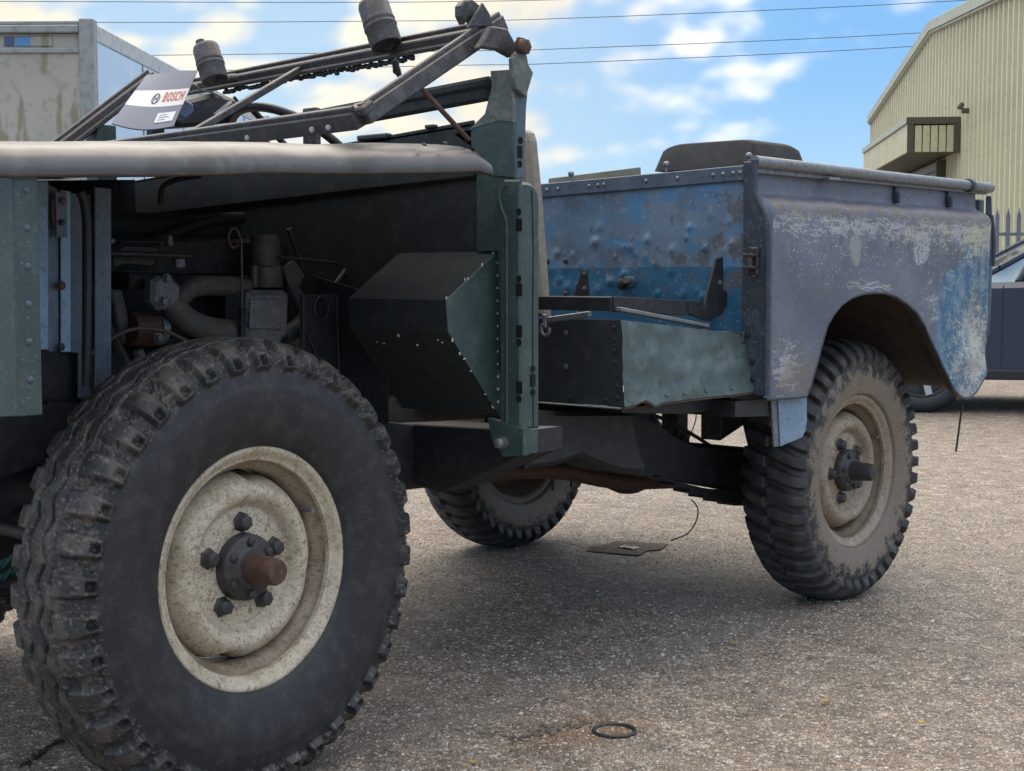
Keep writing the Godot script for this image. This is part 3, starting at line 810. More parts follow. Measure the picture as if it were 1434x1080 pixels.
func engine() -> void:
	var e := node("engine", V)
	one_box(Vector3(0.3, 0.78, -0.02), Vector3(0.62, 0.34, 0.26), "cylinder_block", M.black, e, 0.015)
	one_box(Vector3(0.28, 0.99, -0.03), Vector3(0.58, 0.09, 0.2), "cylinder_head", M.steel, e, 0.01)
	one_box(Vector3(0.28, 1.06, -0.04), Vector3(0.52, 0.06, 0.15), "rocker_cover", M.green_dark_and_shade, e, 0.02)
	# exhaust manifold: two bent pipes meeting the hot-spot box
	one_tube(smooth_path([Vector3(0.2221, 0.8972, 0.2000), Vector3(0.2561, 0.9229, 0.2000), Vector3(0.3169, 0.9272, 0.2000), Vector3(0.4053, 0.9221, 0.2000)], 6), [0.019, 0.02, 0.021, 0.022, 0.022, 0.022, 0.022, 0.022, 0.022, 0.022, 0.022, 0.022, 0.022, 0.022, 0.022, 0.022, 0.022, 0.022, 0.022], "manifold_pipe", M.iron, e, 16)
	one_tube(smooth_path([Vector3(0.1573, 0.9206, 0.2350), Vector3(0.1783, 0.8906, 0.2350), Vector3(0.2178, 0.8552, 0.2350), Vector3(0.2886, 0.8322, 0.2350), Vector3(0.3661, 0.8286, 0.2350)], 6), 0.027, "manifold_pipe", M.iron, e, 16)
	one_tube(smooth_path([Vector3(0.4897, 0.8136, 0.2200), Vector3(0.5256, 0.8256, 0.2200), Vector3(0.5600, 0.8476, 0.2200)], 5), 0.021, "manifold_pipe", M.alloy, e, 14)
	var b := MB.new()
	b.prism([Vector2(0.1135, 0.9401), Vector2(0.1295, 0.9504), Vector2(0.1614, 0.9474), Vector2(0.1862, 0.9280), Vector2(0.1857, 0.9010), Vector2(0.1637, 0.8804), Vector2(0.1281, 0.8780), Vector2(0.1109, 0.8959)], "z", 0.225, 0.262, 0.008)
	part("manifold_flange", b, M.alloy, e)
	bolt(Vector3(0.1393, 0.8959, 0.2620), 0.011, 0.012, Vector3(0, 0, 1), M.alloy, e)
	bolt(Vector3(0.1473, 0.9430, 0.2620), 0.009, 0.012, Vector3(0, 0, 1), M.alloy, e)
	b = MB.new()
	b.prism([Vector2(0.3613, 0.9117), Vector2(0.3791, 0.9178), Vector2(0.4659, 0.9173), Vector2(0.4802, 0.9076), Vector2(0.4749, 0.8148), Vector2(0.4583, 0.8057), Vector2(0.4539, 0.7867), Vector2(0.3634, 0.7899), Vector2(0.3577, 0.8057)], "z", 0.17, 0.265, 0.012)
	part("hot_spot_box", b, M.alloy, e)
	slab([Vector2(0.3628, 0.8995), Vector2(0.4510, 0.8985), Vector2(0.4460, 0.8289), Vector2(0.3579, 0.8343)], "z", 0.262, 0.270, "cover_plate", M.alloy, e, 0.003)
	one_box(Vector3(0.4316, 0.7849, 0.2200), Vector3(0.1, 0.016, 0.1), "outlet_flange", M.alloy, e)
	one_tube([Vector3(0.4377, 0.7863, 0.2200), Vector3(0.4545, 0.6685, 0.2000)], 0.02, "exhaust_downpipe", M.rusty, e, 12)
	# carburettor and air pipe over it
	b = MB.new()
	b.lathe([Vector2(0.0, 0.12), Vector2(0.03, 0.12), Vector2(0.034, 0.1), Vector2(0.032, 0.05), Vector2(0.04, 0.045), Vector2(0.04, 0.0), Vector2(0, 0)], Transform3D(Basis(Vector3(1, 0, 0), -PI / 2), Vector3(0.4928, 0.9230, 0.1600)), 18)
	part("carburettor", b, M.iron, e)
	one_tube([Vector3(0.4275, 0.9235, 0.2000), Vector3(0.4282, 0.9714, 0.2000)], 0.011, "brass_jet", M.copper, e, 10)
	one_tube([Vector3(0.5711, 1.0176, 0.1000), Vector3(0.5699, 0.9256, 0.1000)], 0.03, "riser_pipe", M.black, e, 12)
	one_tube(smooth_path([Vector3(0.1645, 0.9812, 0.0500), Vector3(0.2956, 1.0379, 0.0500), Vector3(0.4342, 1.0767, 0.0500), Vector3(0.5169, 1.0840, 0.0500)], 5), 0.014, "hose", M.hose, e)
	one_tube(smooth_path([Vector3(0.2518, 1.1061, 0.1000), Vector3(0.2580, 1.1421, 0.1000), Vector3(0.3038, 1.1629, 0.1000), Vector3(0.3581, 1.1718, 0.1000)], 5), 0.006, "hose", M.hose, e, 8)
	# dipstick with its ring handle
	var ds := [Vector3(0.3364, 0.8349, 0.2700), Vector3(0.3378, 0.9275, 0.2700), Vector3(0.3374, 1.0274, 0.2700)]
	ds.append_array(arc(Vector3(0.3181, 1.0301, 0.2700), Vector3(0.015, 0, 0), Vector3(0, 0.021, 0), 0.2, 4.6, 12))
	ds.append(Vector3(0.3294, 1.0150, 0.2700))
	one_tube(ds, 0.0032, "dipstick", M.copper, e, 7)
	one_tube([Vector3(0.3359, 0.8039, 0.2700), Vector3(0.3369, 0.8658, 0.2700)], [0.008, 0.006], "dipstick_tube", M.black, e, 8)
	one_box(Vector3(0.3370, 0.8719, 0.2700), Vector3(0.014, 0.016, 0.014), "dipstick_collar", M.black, e)
	# dynamo, water pump, pulley and brackets at the front of the engine
	b = MB.new()
	b.tube([Vector3(0.0955, 0.8393, 0.2000), Vector3(0.1555, 0.8363, 0.2000)], 0.036, 18)
	part("dynamo", b, M.rusty, e)
	b = MB.new()
	b.tube([Vector3(0.1609, 0.8362, 0.2000), Vector3(0.1771, 0.8357, 0.2000)], 0.034, 18)
	part("dynamo_end", b, M.alloy, e)
	bolt(Vector3(0.1429, 0.8181, 0.2350), 0.01, 0.014, Vector3(0, 0, 1), M.alloy, e)
	slab([Vector2(0.0541, 0.9210), Vector2(0.0833, 0.9209), Vector2(0.0993, 0.8541), Vector2(0.0879, 0.8069), Vector2(0.0744, 0.8251), Vector2(0.0653, 0.8843)], "z", 0.18, 0.2, "bracket", M.iron, e, 0.004)
	slab([Vector2(0.0663, 0.9577), Vector2(0.1098, 0.9652), Vector2(0.1809, 0.9610), Vector2(0.2002, 1.0188), Vector2(0.1022, 1.0201), Vector2(0.0673, 1.0019)], "z", 0.1, 0.18, "water_pump", M.steel, e, 0.01)
	slab([Vector2(0.0974, 0.9577), Vector2(0.1628, 0.9579), Vector2(0.1621, 0.9202), Vector2(0.0967, 0.9206)], "z", 0.1, 0.21, "thermostat_housing", M.steel, e, 0.008)
	one_box(Vector3(0.0445, 1.0200, 0.2100), Vector3(0.022, 0.012, 0.02), "hose_clip", M.galv, e)
	one_box(Vector3(0.1988, 1.0229, 0.2000), Vector3(0.012, 0.024, 0.02), "hose_clip", M.galv, e)
	one_box(Vector3(0.2236, 0.9763, 0.2000), Vector3(0.024, 0.022, 0.02), "hose_clip", M.galv, e)
	one_tube([Vector3(0.0340, 0.9951, 0.2200), Vector3(0.2424, 0.9915, 0.2200)], 0.006, "fuel_pipe", M.steel, e, 8)
	b = MB.new()
	b.lathe([Vector2(0.0, 0.03), Vector2(0.024, 0.03), Vector2(0.026, 0.01), Vector2(0.034, 0.012), Vector2(0.036, 0.0), Vector2(0.03, -0.02), Vector2(0, -0.02)], Transform3D(Basis.IDENTITY, Vector3(0.2127, 0.7875, 0.2000)), 24)
	part("pulley", b, M.steel, e)
	slab([Vector2(0.1651, 0.8211), Vector2(0.3531, 0.7997), Vector2(0.4124, 0.7655), Vector2(0.4114, 0.7008), Vector2(0.1630, 0.7142)], "z", 0.0, 0.14, "timing_cover", M.steel, e, 0.01)
	one_tube(smooth_path([Vector3(-0.0611, 0.7056, 0.3000), Vector3(-0.0861, 0.7351, 0.3000), Vector3(-0.0853, 0.7699, 0.3000), Vector3(-0.0476, 0.8061, 0.3000), Vector3(0.0272, 0.8406, 0.3000), Vector3(0.1041, 0.8386, 0.3000), Vector3(0.1691, 0.8132, 0.3000), Vector3(0.2158, 0.7803, 0.3000)], 6), 0.0042, "battery_cable", M.copper, e, 8)
	one_tube([Vector3(0.0112, 0.8641, 0.2400), Vector3(0.0766, 0.7454, 0.2400)], 0.009, "stay_rod", M.steel, e, 8)
	one_tube([Vector3(0.0880, 0.7964, 0.2400), Vector3(0.1149, 0.7435, 0.2400)], 0.012, "stay_rod", M.iron, e, 8)
	# throttle linkage towards the bulkhead
	slab([Vector2(0.5147, 0.9670), Vector2(0.5446, 0.9883), Vector2(0.5784, 0.9508), Vector2(0.5609, 0.9229), Vector2(0.6037, 0.8762), Vector2(0.5602, 0.8686), Vector2(0.5352, 0.9181)], "z", 0.19, 0.2, "linkage_bracket", M.iron, e, 0.003)
	one_tube([Vector3(0.4816, 0.9908, 0.2200), Vector3(0.7488, 0.9731, 0.2200)], 0.004, "throttle_rod", M.steel, e, 8)
	one_tube([Vector3(0.6170, 0.9129, 0.2400), Vector3(0.7144, 1.0097, 0.2400), Vector3(0.7915, 1.0755, 0.2400)], 0.006, "throttle_rod", M.steel, e, 8)
	one_tube(smooth_path([Vector3(0.6846, 0.9827, 0.2400), Vector3(0.6896, 1.0428, 0.2400), Vector3(0.7150, 1.0868, 0.2400), Vector3(0.7775, 1.0955, 0.2400)], 5), 0.0035, "throttle_cable", M.cable, e, 7)
	one_tube([Vector3(0.5982, 1.0596, 0.1200), Vector3(0.6409, 0.9593, 0.1200)], 0.007, "linkage_rod", M.steel, e, 8)
	# heat shield plate with a round hole, folded edges
	var h := MB.new()
	var outer := [Vector2(0.4854, 0.9080), Vector2(0.5981, 0.9070), Vector2(0.6155, 0.8857), Vector2(0.6148, 0.8121), Vector2(0.6013, 0.7798), Vector2(0.6001, 0.6520), Vector2(0.4826, 0.6723)]
	h.prism(outer, "z", 0.285, 0.289, 0.001)
	part("heat_shield", h, M.green_dark_and_shade, e)
	one_tube(arc(Vector3(0.5446, 0.8752, 0.2920), Vector3(0.021, 0, 0), Vector3(0, 0.027, 0), 0, TAU, 24), 0.003, "hole_rim", M.steel, e, 6)
	b = MB.new()
	b.lathe([Vector2(0.021, 0.0), Vector2(0, 0.0)], Transform3D(Basis.IDENTITY.scaled(Vector3(1, 1.25, 1)), Vector3(0.5459, 0.8752, 0.2905)), 24)
	part("hole", b, M.hose, e)
	for l in [[425, 412, 425, 560], [471, 412, 476, 568], [426, 458, 462, 545]]:
		one_tube([Z_(l[0], l[1]), Z_(l[2], l[3])], 0.0035, "folded_edge", M.steel, e, 6)

func Z_(x: float, y: float) -> Vector3:   # a point of the heat shield, given in hundredths along its own face
	var a := Vector3(0.4922, 0.9079, 0.2920)
	var b := Vector3(0.6230, 0.9067, 0.2920)
	var c := Vector3(0.4895, 0.6715, 0.2920)
	return a + (b - a) * (x - 425.0) / 61.0 + (c - a) * (y - 412.0) / 148.0

func slotted_holes(list: Array, dir: Vector3, parent: Node) -> void:
	for h in list:
		var b := MB.new()
		var p: Vector3 = h[0]
		var side := Vector3.UP.cross(dir).normalized()
		if h[1] == "o":
			b.lathe([Vector2(0.0, 0.0), Vector2(0.0065, 0.0), Vector2(0.0075, 0.0008)], Transform3D(Basis(side, Vector3.UP, dir), p), 16)
		else:
			b.box(p, Vector3(0.017, 0.026, 0.0016), 0.001, Basis(side, Vector3.UP, dir))
		part("bolt_hole" if h[1] == "o" else "hinge_slot", b, M.void, parent)

func bulkhead() -> void:
	var k := node("bulkhead", V)
	# dash face across the car
	slab([Vector2(0.735, 1.20), Vector2(0.735, 0.75), Vector2(-0.78, 0.75), Vector2(-0.78, 1.14)], "x", 0.663, 0.667, "dash_panel", M.green_dark_and_shade, k)  # near-black colour paints in the shade of the engine bay
	# near footwell: folded box in front of the pillar
	var s := [Vector2(0.6757, 1.0088), Vector2(0.5067, 0.8999), Vector2(0.5128, 0.8338), Vector2(0.6714, 0.6487), Vector2(0.6852, 0.6369), Vector2(0.6848, 1.0089)]
	slab(s, "z", 0.717, 0.72, "footwell_side", M.green, k)
	var b := MB.new()
	var pr := [Vector2(0.6757, 1.0088), Vector2(0.5067, 0.8999), Vector2(0.5128, 0.8338), Vector2(0.6714, 0.6487)]
	for i in 3:
		var p0: Vector2 = pr[i]
		var p1: Vector2 = pr[i + 1]
		var d := (p1 - p0).normalized()
		var n2 := Vector2(-d.y, d.x) * 0.003
		if n2.x > 0:
			n2 = -n2
		b = MB.new()
		b.prism([p0, p1, p1 - n2, p0 - n2], "z", 0.425, 0.717, 0.0005)
		part("footwell_top" if i == 0 else ("footwell_front" if i == 1 else "footwell_floor"), b, M.green_dark_and_shade, k)
	slab(pr + [Vector2(0.655, 0.66), Vector2(0.655, 1.0)], "z", 0.422, 0.425, "footwell_side", M.green_dark_and_shade, k)
	# rivets along the folds
	var rv := []
	for i in 12:
		rv.append(Vector3(0.665, 0.68 + i * 0.027, 0.7205))
	rivets("rivets", rv, 0.0035, Vector3(0, 0, 1), M.chalk, k)
	var bits := MB.new()
	rng.seed = 12
	for i in 26:
		var t := rng.randf()
		var e0: Vector2
		if i < 10:
			e0 = pr[2].lerp(pr[3], t)
		elif i < 16:
			e0 = pr[0].lerp(pr[1], t)
		else:
			e0 = pr[2]
		if i < 16:
			bits.box(Vector3(e0.x - 0.001, e0.y, 0.719 + rng.randf_range(-0.004, 0.001)), Vector3(rng.randf_range(0.003, 0.009), rng.randf_range(0.002, 0.004), 0.003), 0.001, Basis(Vector3(0, 0, 1), rng.randf() * 3))
		else:
			bits.box(Vector3(e0.x + rng.randf_range(0, 0.03), e0.y - rng.randf_range(-0.004, 0.03), 0.47 + rng.randf() * 0.23), Vector3(0.002, rng.randf_range(0.002, 0.006), rng.randf_range(0.003, 0.007)), 0.001)
	var ch := part("paint_chips", bits, M.chalk, k)
	ch.set_meta("kind", "stuff")
	slab([Vector2(0.20, 0.95), Vector2(0.45, 0.90), Vector2(0.45, 0.62), Vector2(0.20, 0.62)], "x", 0.60, 0.604, "gearbox_cover", M.green_dark_and_shade, k)
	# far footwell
	slab([Vector2(0.68, 1.0), Vector2(0.51, 0.90), Vector2(0.51, 0.83), Vector2(0.67, 0.65), Vector2(0.70, 0.65), Vector2(0.70, 1.0)], "z", -0.72, -0.3, "far_footwell", M.green_dark_and_shade, k)
	# door pillar
	slab([Vector2(0.6684, 1.1718), Vector2(0.7780, 1.1551), Vector2(0.7849, 0.6278), Vector2(0.7425, 0.6371), Vector2(0.7300, 1.0009), Vector2(0.6683, 1.0015)], "x", 0.6535, 0.6585, "pillar_face", M.green, k)
	var side := MB.new()
	side.prism([Vector2(0.7505, 1.1411), Vector2(0.7585, 1.1497), Vector2(0.8021, 1.1479), Vector2(0.8052, 0.6145), Vector2(0.7672, 0.6179), Vector2(0.7469, 0.6317), Vector2(0.7465, 1.1159)], "x", 0.641, 0.652, 0.004)
	part("pillar_channel", side, M.green, k)
	# rounded outer post
	var post := MB.new()
	var poly := [Vector2(0.655, 1.145)]
	for i in 8:
		var t := PI * 0.5 * i / 7.0
		poly.append(Vector2(0.682 + sin(t) * 0.04, 1.105 + cos(t) * 0.04))
	poly.append(Vector2(0.722, 0.622))
	poly.append(Vector2(0.655, 0.625))
	post.prism(poly, "z", 0.745, 0.79, 0.006)
	part("pillar_post", post, M.green, k)
	one_tube(smooth_path([Vector3(0.694, 1.13, 0.7905), Vector3(0.699, 1.0, 0.7905), Vector3(0.697, 0.85, 0.7905), Vector3(0.7, 0.63, 0.7905)], 6), 0.0016, "seam_weld", M.green_dark_and_shade, k, 5)
	one_tube(smooth_path([Vector3(0.6400, 1.1400, 0.7598), Vector3(0.6400, 1.1153, 0.7478), Vector3(0.6400, 1.0898, 0.7539), Vector3(0.6400, 1.0628, 0.7659), Vector3(0.6400, 1.0182, 0.7680), Vector3(0.6400, 0.6358, 0.7684)], 6), 0.004, "seal_bead", M.green, k, 8)
	slotted_holes([[Vector3(0.6405, 1.0811, 0.8011), "o"], [Vector3(0.6405, 1.0546, 0.8012), "s"], [Vector3(0.6405, 0.9423, 0.8014), "o"], [Vector3(0.6405, 0.9201, 0.8014), "s"], [Vector3(0.6405, 0.8339, 0.8016), "s"], [Vector3(0.6405, 0.8100, 0.8016), "o"], [Vector3(0.6405, 0.7159, 0.8018), "s"], [Vector3(0.6405, 0.6920, 0.8018), "o"]], Vector3(-1, 0, 0), k)
	slotted_holes([[Vector3(0.6971, 0.7517, 0.7905), "o"], [Vector3(0.6972, 0.7274, 0.7905), "s"], [Vector3(0.6972, 0.7016, 0.7905), "o"]], Vector3(0, 0, 1), k)
	# pillar foot bracket, bolt and the outrigger end
	var foot := MB.new()
	foot.prism([Vector2(0.7154, 0.6475), Vector2(0.8182, 0.6316), Vector2(0.8183, 0.5746), Vector2(0.7604, 0.5669), Vector2(0.7278, 0.6025)], "x", 0.635, 0.655, 0.002)
	part("foot_bracket", foot, M.green, k)
	one_box(Vector3(0.69, 0.598, 0.775), Vector3(0.05, 0.055, 0.034), "foot_block", M.green, k)
	bolt(Vector3(0.6350, 0.5979, 0.7628), 0.012, 0.022, Vector3(-1, 0, 0), M.galv, k)
	one_box(Vector3(0.752, 0.597, 0.772), Vector3(0.07, 0.05, 0.034), "outrigger_end", M.galv, k)
	bolt(Vector3(0.785, 0.598, 0.772), 0.007, 0.012, Vector3(1, 0, 0), M.galv, k)
	# upper bulkhead: screen-side pillar, vent opening and top rail
	slab([Vector2(0.6055, 1.2542), Vector2(0.7399, 1.2758), Vector2(0.7778, 1.2703), Vector2(0.7820, 1.1519), Vector2(0.7055, 1.1611), Vector2(0.6891, 1.1980), Vector2(0.6560, 1.2239)], "x", 0.65, 0.66, "upper_corner", M.green, k)
	slab([Vector2(0.7136, 1.3788), Vector2(0.7737, 1.3765), Vector2(0.7778, 1.2674), Vector2(0.7379, 1.2729), Vector2(0.6685, 1.2624), Vector2(0.6476, 1.2577), Vector2(0.6973, 1.2906), Vector2(0.7176, 1.3458)], "x", 0.648, 0.66, "upper_corner", M.green_grey, k)
	var vp := MB.new()
	vp.prism([Vector2(0.6585, 1.3762), Vector2(0.6834, 1.3817), Vector2(0.7017, 1.3480), Vector2(0.6950, 1.3029), Vector2(0.6885, 1.1536), Vector2(0.6589, 1.1522)], "z", 0.74, 0.775, 0.002)
	part("upper_post", vp, M.slate, k)
	slotted_holes([[Vector3(0.6740, 1.2316, 0.7755), "o"], [Vector3(0.6718, 1.2077, 0.7755), "s"], [Vector3(0.6719, 1.1825, 0.7755), "o"]], Vector3(0, 0, 1), k)
	# top rail with the ventilator opening under it
	var tr := MB.new()
	tr.bar(Vector3(0.672, 1.357, 0.71), Vector3(0.672, 1.275, -0.75), 0.05, 0.026, Vector3.UP, 0.008)
	tr.bar(Vector3(0.668, 1.335, 0.70), Vector3(0.668, 1.253, -0.74), 0.03, 0.026, Vector3.UP, 0.004)
	part("top_rail", tr, M.green_dark_and_shade, k)
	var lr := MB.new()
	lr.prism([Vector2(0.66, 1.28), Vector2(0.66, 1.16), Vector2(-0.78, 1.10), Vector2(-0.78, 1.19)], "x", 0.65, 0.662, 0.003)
	part("vent_panel", lr, M.green_dark_and_shade, k)  # coloured dark to imitate shade from the wing and bonnet
	var vl := MB.new()
	vl.bar(Vector3(0.7, 1.27, 0.66), Vector3(0.7, 1.188, -0.76), 0.1, 0.008, Vector3.UP, 0.002)
	part("vent_ledge", vl, M.green_dark_and_shade, k)
	one_box(Vector3(0.66, 1.27, -0.06), Vector3(0.02, 0.1, 0.05), "vent_divider", M.green, k)
	one_box(Vector3(0.66, 1.26, -0.74), Vector3(0.06, 0.2, 0.06), "far_post", M.green, k)
	one_box(Vector3(0.648, 1.262, 0.36), Vector3(0.02, 0.012, 0.1), "vent_hinge", M.steel, k)
	one_box(Vector3(0.648, 1.274, 0.54), Vector3(0.015, 0.008, 0.03), "vent_hinge", M.steel, k)
	# hinge plate that carries the screen
	var hp := MB.new()
	hp.prism([Vector2(0.6347, 1.3957), Vector2(0.6458, 1.4086), Vector2(0.6773, 1.4150), Vector2(0.6842, 1.3893), Vector2(0.7003, 1.3732), Vector2(0.6776, 1.3210), Vector2(0.6459, 1.3357), Vector2(0.6370, 1.3553)], "z", 0.776, 0.79, 0.002)
	part("hinge_plate", hp, M.green_grey, k)
	bolt(Vector3(0.6627, 1.4226, 0.7850), 0.017, 0.02, Vector3(0, 0, 1), M.rusty, k, "hinge_bolt")
	one_tube([Vector3(0.6799, 1.4260, 0.7700), Vector3(0.6567, 1.4219, 0.8000)], 0.012, "hinge_pin", M.rusty, k, 10)
	# stay rod from the screen down to the wing
	one_tube([Vector3(0.4301, 1.3270, 0.7200), Vector3(0.5544, 1.2270, 0.7400)], 0.0055, "stay_rod", M.rusty, k, 8)
	one_tube([Vector3(0.4501, 1.3220, 0.7000), Vector3(0.4973, 1.3033, 0.7000)], 0.003, "stay_clip", M.galv, k, 6)
	# gear and steering
	var sw := node("steering", V)
	var c := Vector3(1.02, 1.27, -0.34)
	var ax := Vector3(0.62, 0.78, 0.0).normalized()
	var u := Vector3(0, 0, 1)
	var w2 := ax.cross(u)
	one_tube(arc(c, u * 0.205, w2 * 0.205, 0, TAU, 48), 0.0125, "wheel_rim", M.hose, sw, 10)
	for t in [0.5, 2.6, 4.7]:
		one_tube([c, c + u * 0.2 * cos(t) + w2 * 0.2 * sin(t)], 0.009, "spoke", M.hose, sw, 8)
	one_tube([c + ax * 0.02, c - ax * 0.45], 0.024, "column", M.black, sw, 12)

func screen() -> void:
	# windscreen frame folded forwards, its far end swung back a little
	var s := node("windscreen_frame", V)
	var A := Vector3(0.655, 1.462, 0.70)
	var B := Vector3(0.272, 1.252, 0.72)
	var D := Vector3(0.894, 1.473, -0.74)
	var D2 := Vector3(0.827, 1.503, -0.74)
	var C := Vector3(0.487, 1.258, -0.74)
	var up := (B - A).cross(D - A).normalized()
	if up.y < 0:
		up = -up
	var rail := func(called: String, a: Vector3, b: Vector3, w: float, h: float, inner: Vector3) -> void:
		var q := MB.new()
		q.bar(a, b, w, h, up, 0.003)
		var d := (b - a).normalized()
		var o := (inner - d * inner.dot(d)).normalized()
		q.bar(a + o * w * 0.62 - up * h * 0.2, b + o * w * 0.62 - up * h * 0.2, w * 0.4, h * 0.35, up, 0.002)
		q.bar(a - o * w * 0.2 + up * h * 0.62, b - o * w * 0.2 + up * h * 0.62, w * 0.3, h * 0.3, up, 0.002)
		part(called, q, M.frame, s)
	var inn := (C - A).normalized()
	rail.call("hinge_rail", A + (D - A) * 0.01, D, 0.04, 0.03, B - A)
	rail.call("side_rail", A + (A - B) * 0.10, B, 0.044, 0.034, D - A)
	rail.call("front_rail", B, C, 0.04, 0.036, A - B)
	rail.call("side_rail", D2 + (D2 - C) * 0.02, C - (D2 - C) * 0.06, 0.04, 0.034, A - D)
	var m0 := A.lerp(D, 0.5)
	var m1 := B.lerp(C, 0.5)
	var q := MB.new()
	q.bar(m0, m1 , 0.022, 0.016, up, 0.002)
	part("centre_bar", q, M.frame, s)
	q = MB.new()
	q.bar(B + (A - B) * 0.06 + up * 0.014, B + (A - B) * -0.02 + up * 0.012, 0.05, 0.02, up, 0.004)
	part("corner_cap", q, M.frame, s)
	# bright screws along the front rail
	for t in [0.06, 0.1, 0.27, 0.41]:
		bolt(B.lerp(C, t) + (B - A).normalized() * 0.021 + Vector3(0, -0.004, 0), 0.005, 0.004, (B - A).normalized() + Vector3(0, 0.2, 0.3), M.chalk, s, "screw")
	# crumbling sealing strip under the hinge rail
	var strip := MB.new()
	rng.seed = 5
	for i in 90:
		var p := A.lerp(D, 0.18 + i / 90.0 * 0.6) - up * 0.018 + (B - A).normalized() * 0.022
		strip.box(p + Vector3(0, rng.randf_range(-0.006, 0.001), 0), Vector3(0.008, rng.randf_range(0.006, 0.014), 0.012), 0.002, Basis(Vector3(0, 1, 0), rng.randf()))
	part("sealing_strip", strip, M.hose, s).set_meta("kind", "stuff")
	# hinge arm at the near corner and clamp on top
	var ha := MB.new()
	ha.prism([Vector2(0.5652, 1.4141), Vector2(0.6042, 1.4619), Vector2(0.6529, 1.4620), Vector2(0.6754, 1.4383), Vector2(0.6891, 1.4280), Vector2(0.6665, 1.4049), Vector2(0.6262, 1.4151)], "z", 0.742, 0.76, 0.003)
	part("hinge_arm", ha, M.frame, s)
	var cl := MB.new()
	cl.prism([Vector2(0.5739, 1.5053), Vector2(0.5868, 1.5186), Vector2(0.6085, 1.5245), Vector2(0.6304, 1.5157), Vector2(0.6570, 1.4985), Vector2(0.6128, 1.4694), Vector2(0.6041, 1.4859), Vector2(0.5867, 1.4691), Vector2(0.5738, 1.4849)], "z", 0.68, 0.70, 0.003)
	part("clamp", cl, M.frame, s)
	cl = MB.new()
	cl.prism([Vector2(0.5718, 1.4593), Vector2(0.6175, 1.5146), Vector2(0.6395, 1.4940), Vector2(0.6484, 1.4716)], "z", 0.715, 0.722, 0.001)
	part("clamp_plate", cl, M.frame, s)
	# loose chain and plug hanging under the rail
	for i in 7:
		var cc := Vector3(0.6320, 1.4146, 0.4500) + Vector3(i * 0.005, sin(i * 0.9) * 0.008, -0.006 * i)
		one_tube(arc(cc, Vector3(0.006, 0, 0) if i % 2 else Vector3(0, 0, 0.006), Vector3(0, 0.008, 0), 0, TAU, 8), 0.0018, "chain_link", M.steel, s, 5)
	one_tube([Vector3(0.6233, 1.4230, 0.4500), Vector3(0.6320, 1.4021, 0.4500), Vector3(0.6429, 1.3876, 0.4500)], [0.005, 0.009, 0.005], "plug", M.hose, s, 8)
	# two wiper motors standing on the rail
	for wm in [[Vector3(0.6600, 1.4741, 0.3850), Vector3(0.6600, 1.5708, 0.3415), 1.0], [Vector3(0.7000, 1.4578, -0.2891), Vector3(0.7000, 1.5427, -0.3258), 0.96]]:
		var mo := node("wiper_motor", s)
		var d: Vector3 = (wm[1] - wm[0]).normalized()
		var x := d.cross(Vector3(0, 0, 1)).normalized()
		var t := Transform3D(Basis(x, d.cross(x), d), wm[0])
		var L: float = wm[0].distance_to(wm[1])
		var r := 0.036 * float(wm[2])
		var mb := MB.new()
		mb.lathe([Vector2(0.0, -0.01), Vector2(r * 0.95, -0.01), Vector2(r * 1.02, 0.0), Vector2(r, L * 0.3), Vector2(r * 1.06, L * 0.32), Vector2(r * 1.06, L * 0.36), Vector2(r, L * 0.38), Vector2(r, L * 0.42), Vector2(r * 1.05, L * 0.44), Vector2(r * 1.03, L * 0.5), Vector2(r, L * 0.53), Vector2(r * 0.99, L * 0.86), Vector2(r * 0.9, L * 0.95), Vector2(r * 0.6, L), Vector2(0, L)], t, 28)
		part("motor_body", mb, M.frame, mo)
		mb = MB.new()
		mb.tube([t * Vector3(r * 0.5, 0, L * 0.97), t * Vector3(r * 0.5, 0.0, L * 1.12)], 0.007, 10)
		mb.tube([t * Vector3(-r * 0.35, 0, L * 0.97), t * Vector3(-r * 0.35, 0, L * 1.1)], 0.012, 10)
		part("terminal", mb, M.frame, mo)
		mb = MB.new()
		mb.tube([t * Vector3(r * 0.2, 0, -0.008), t * Vector3(r * 2.0, 0, 0.004)], 0.012, 10)
		part("drive_spindle", mb, M.frame, mo)

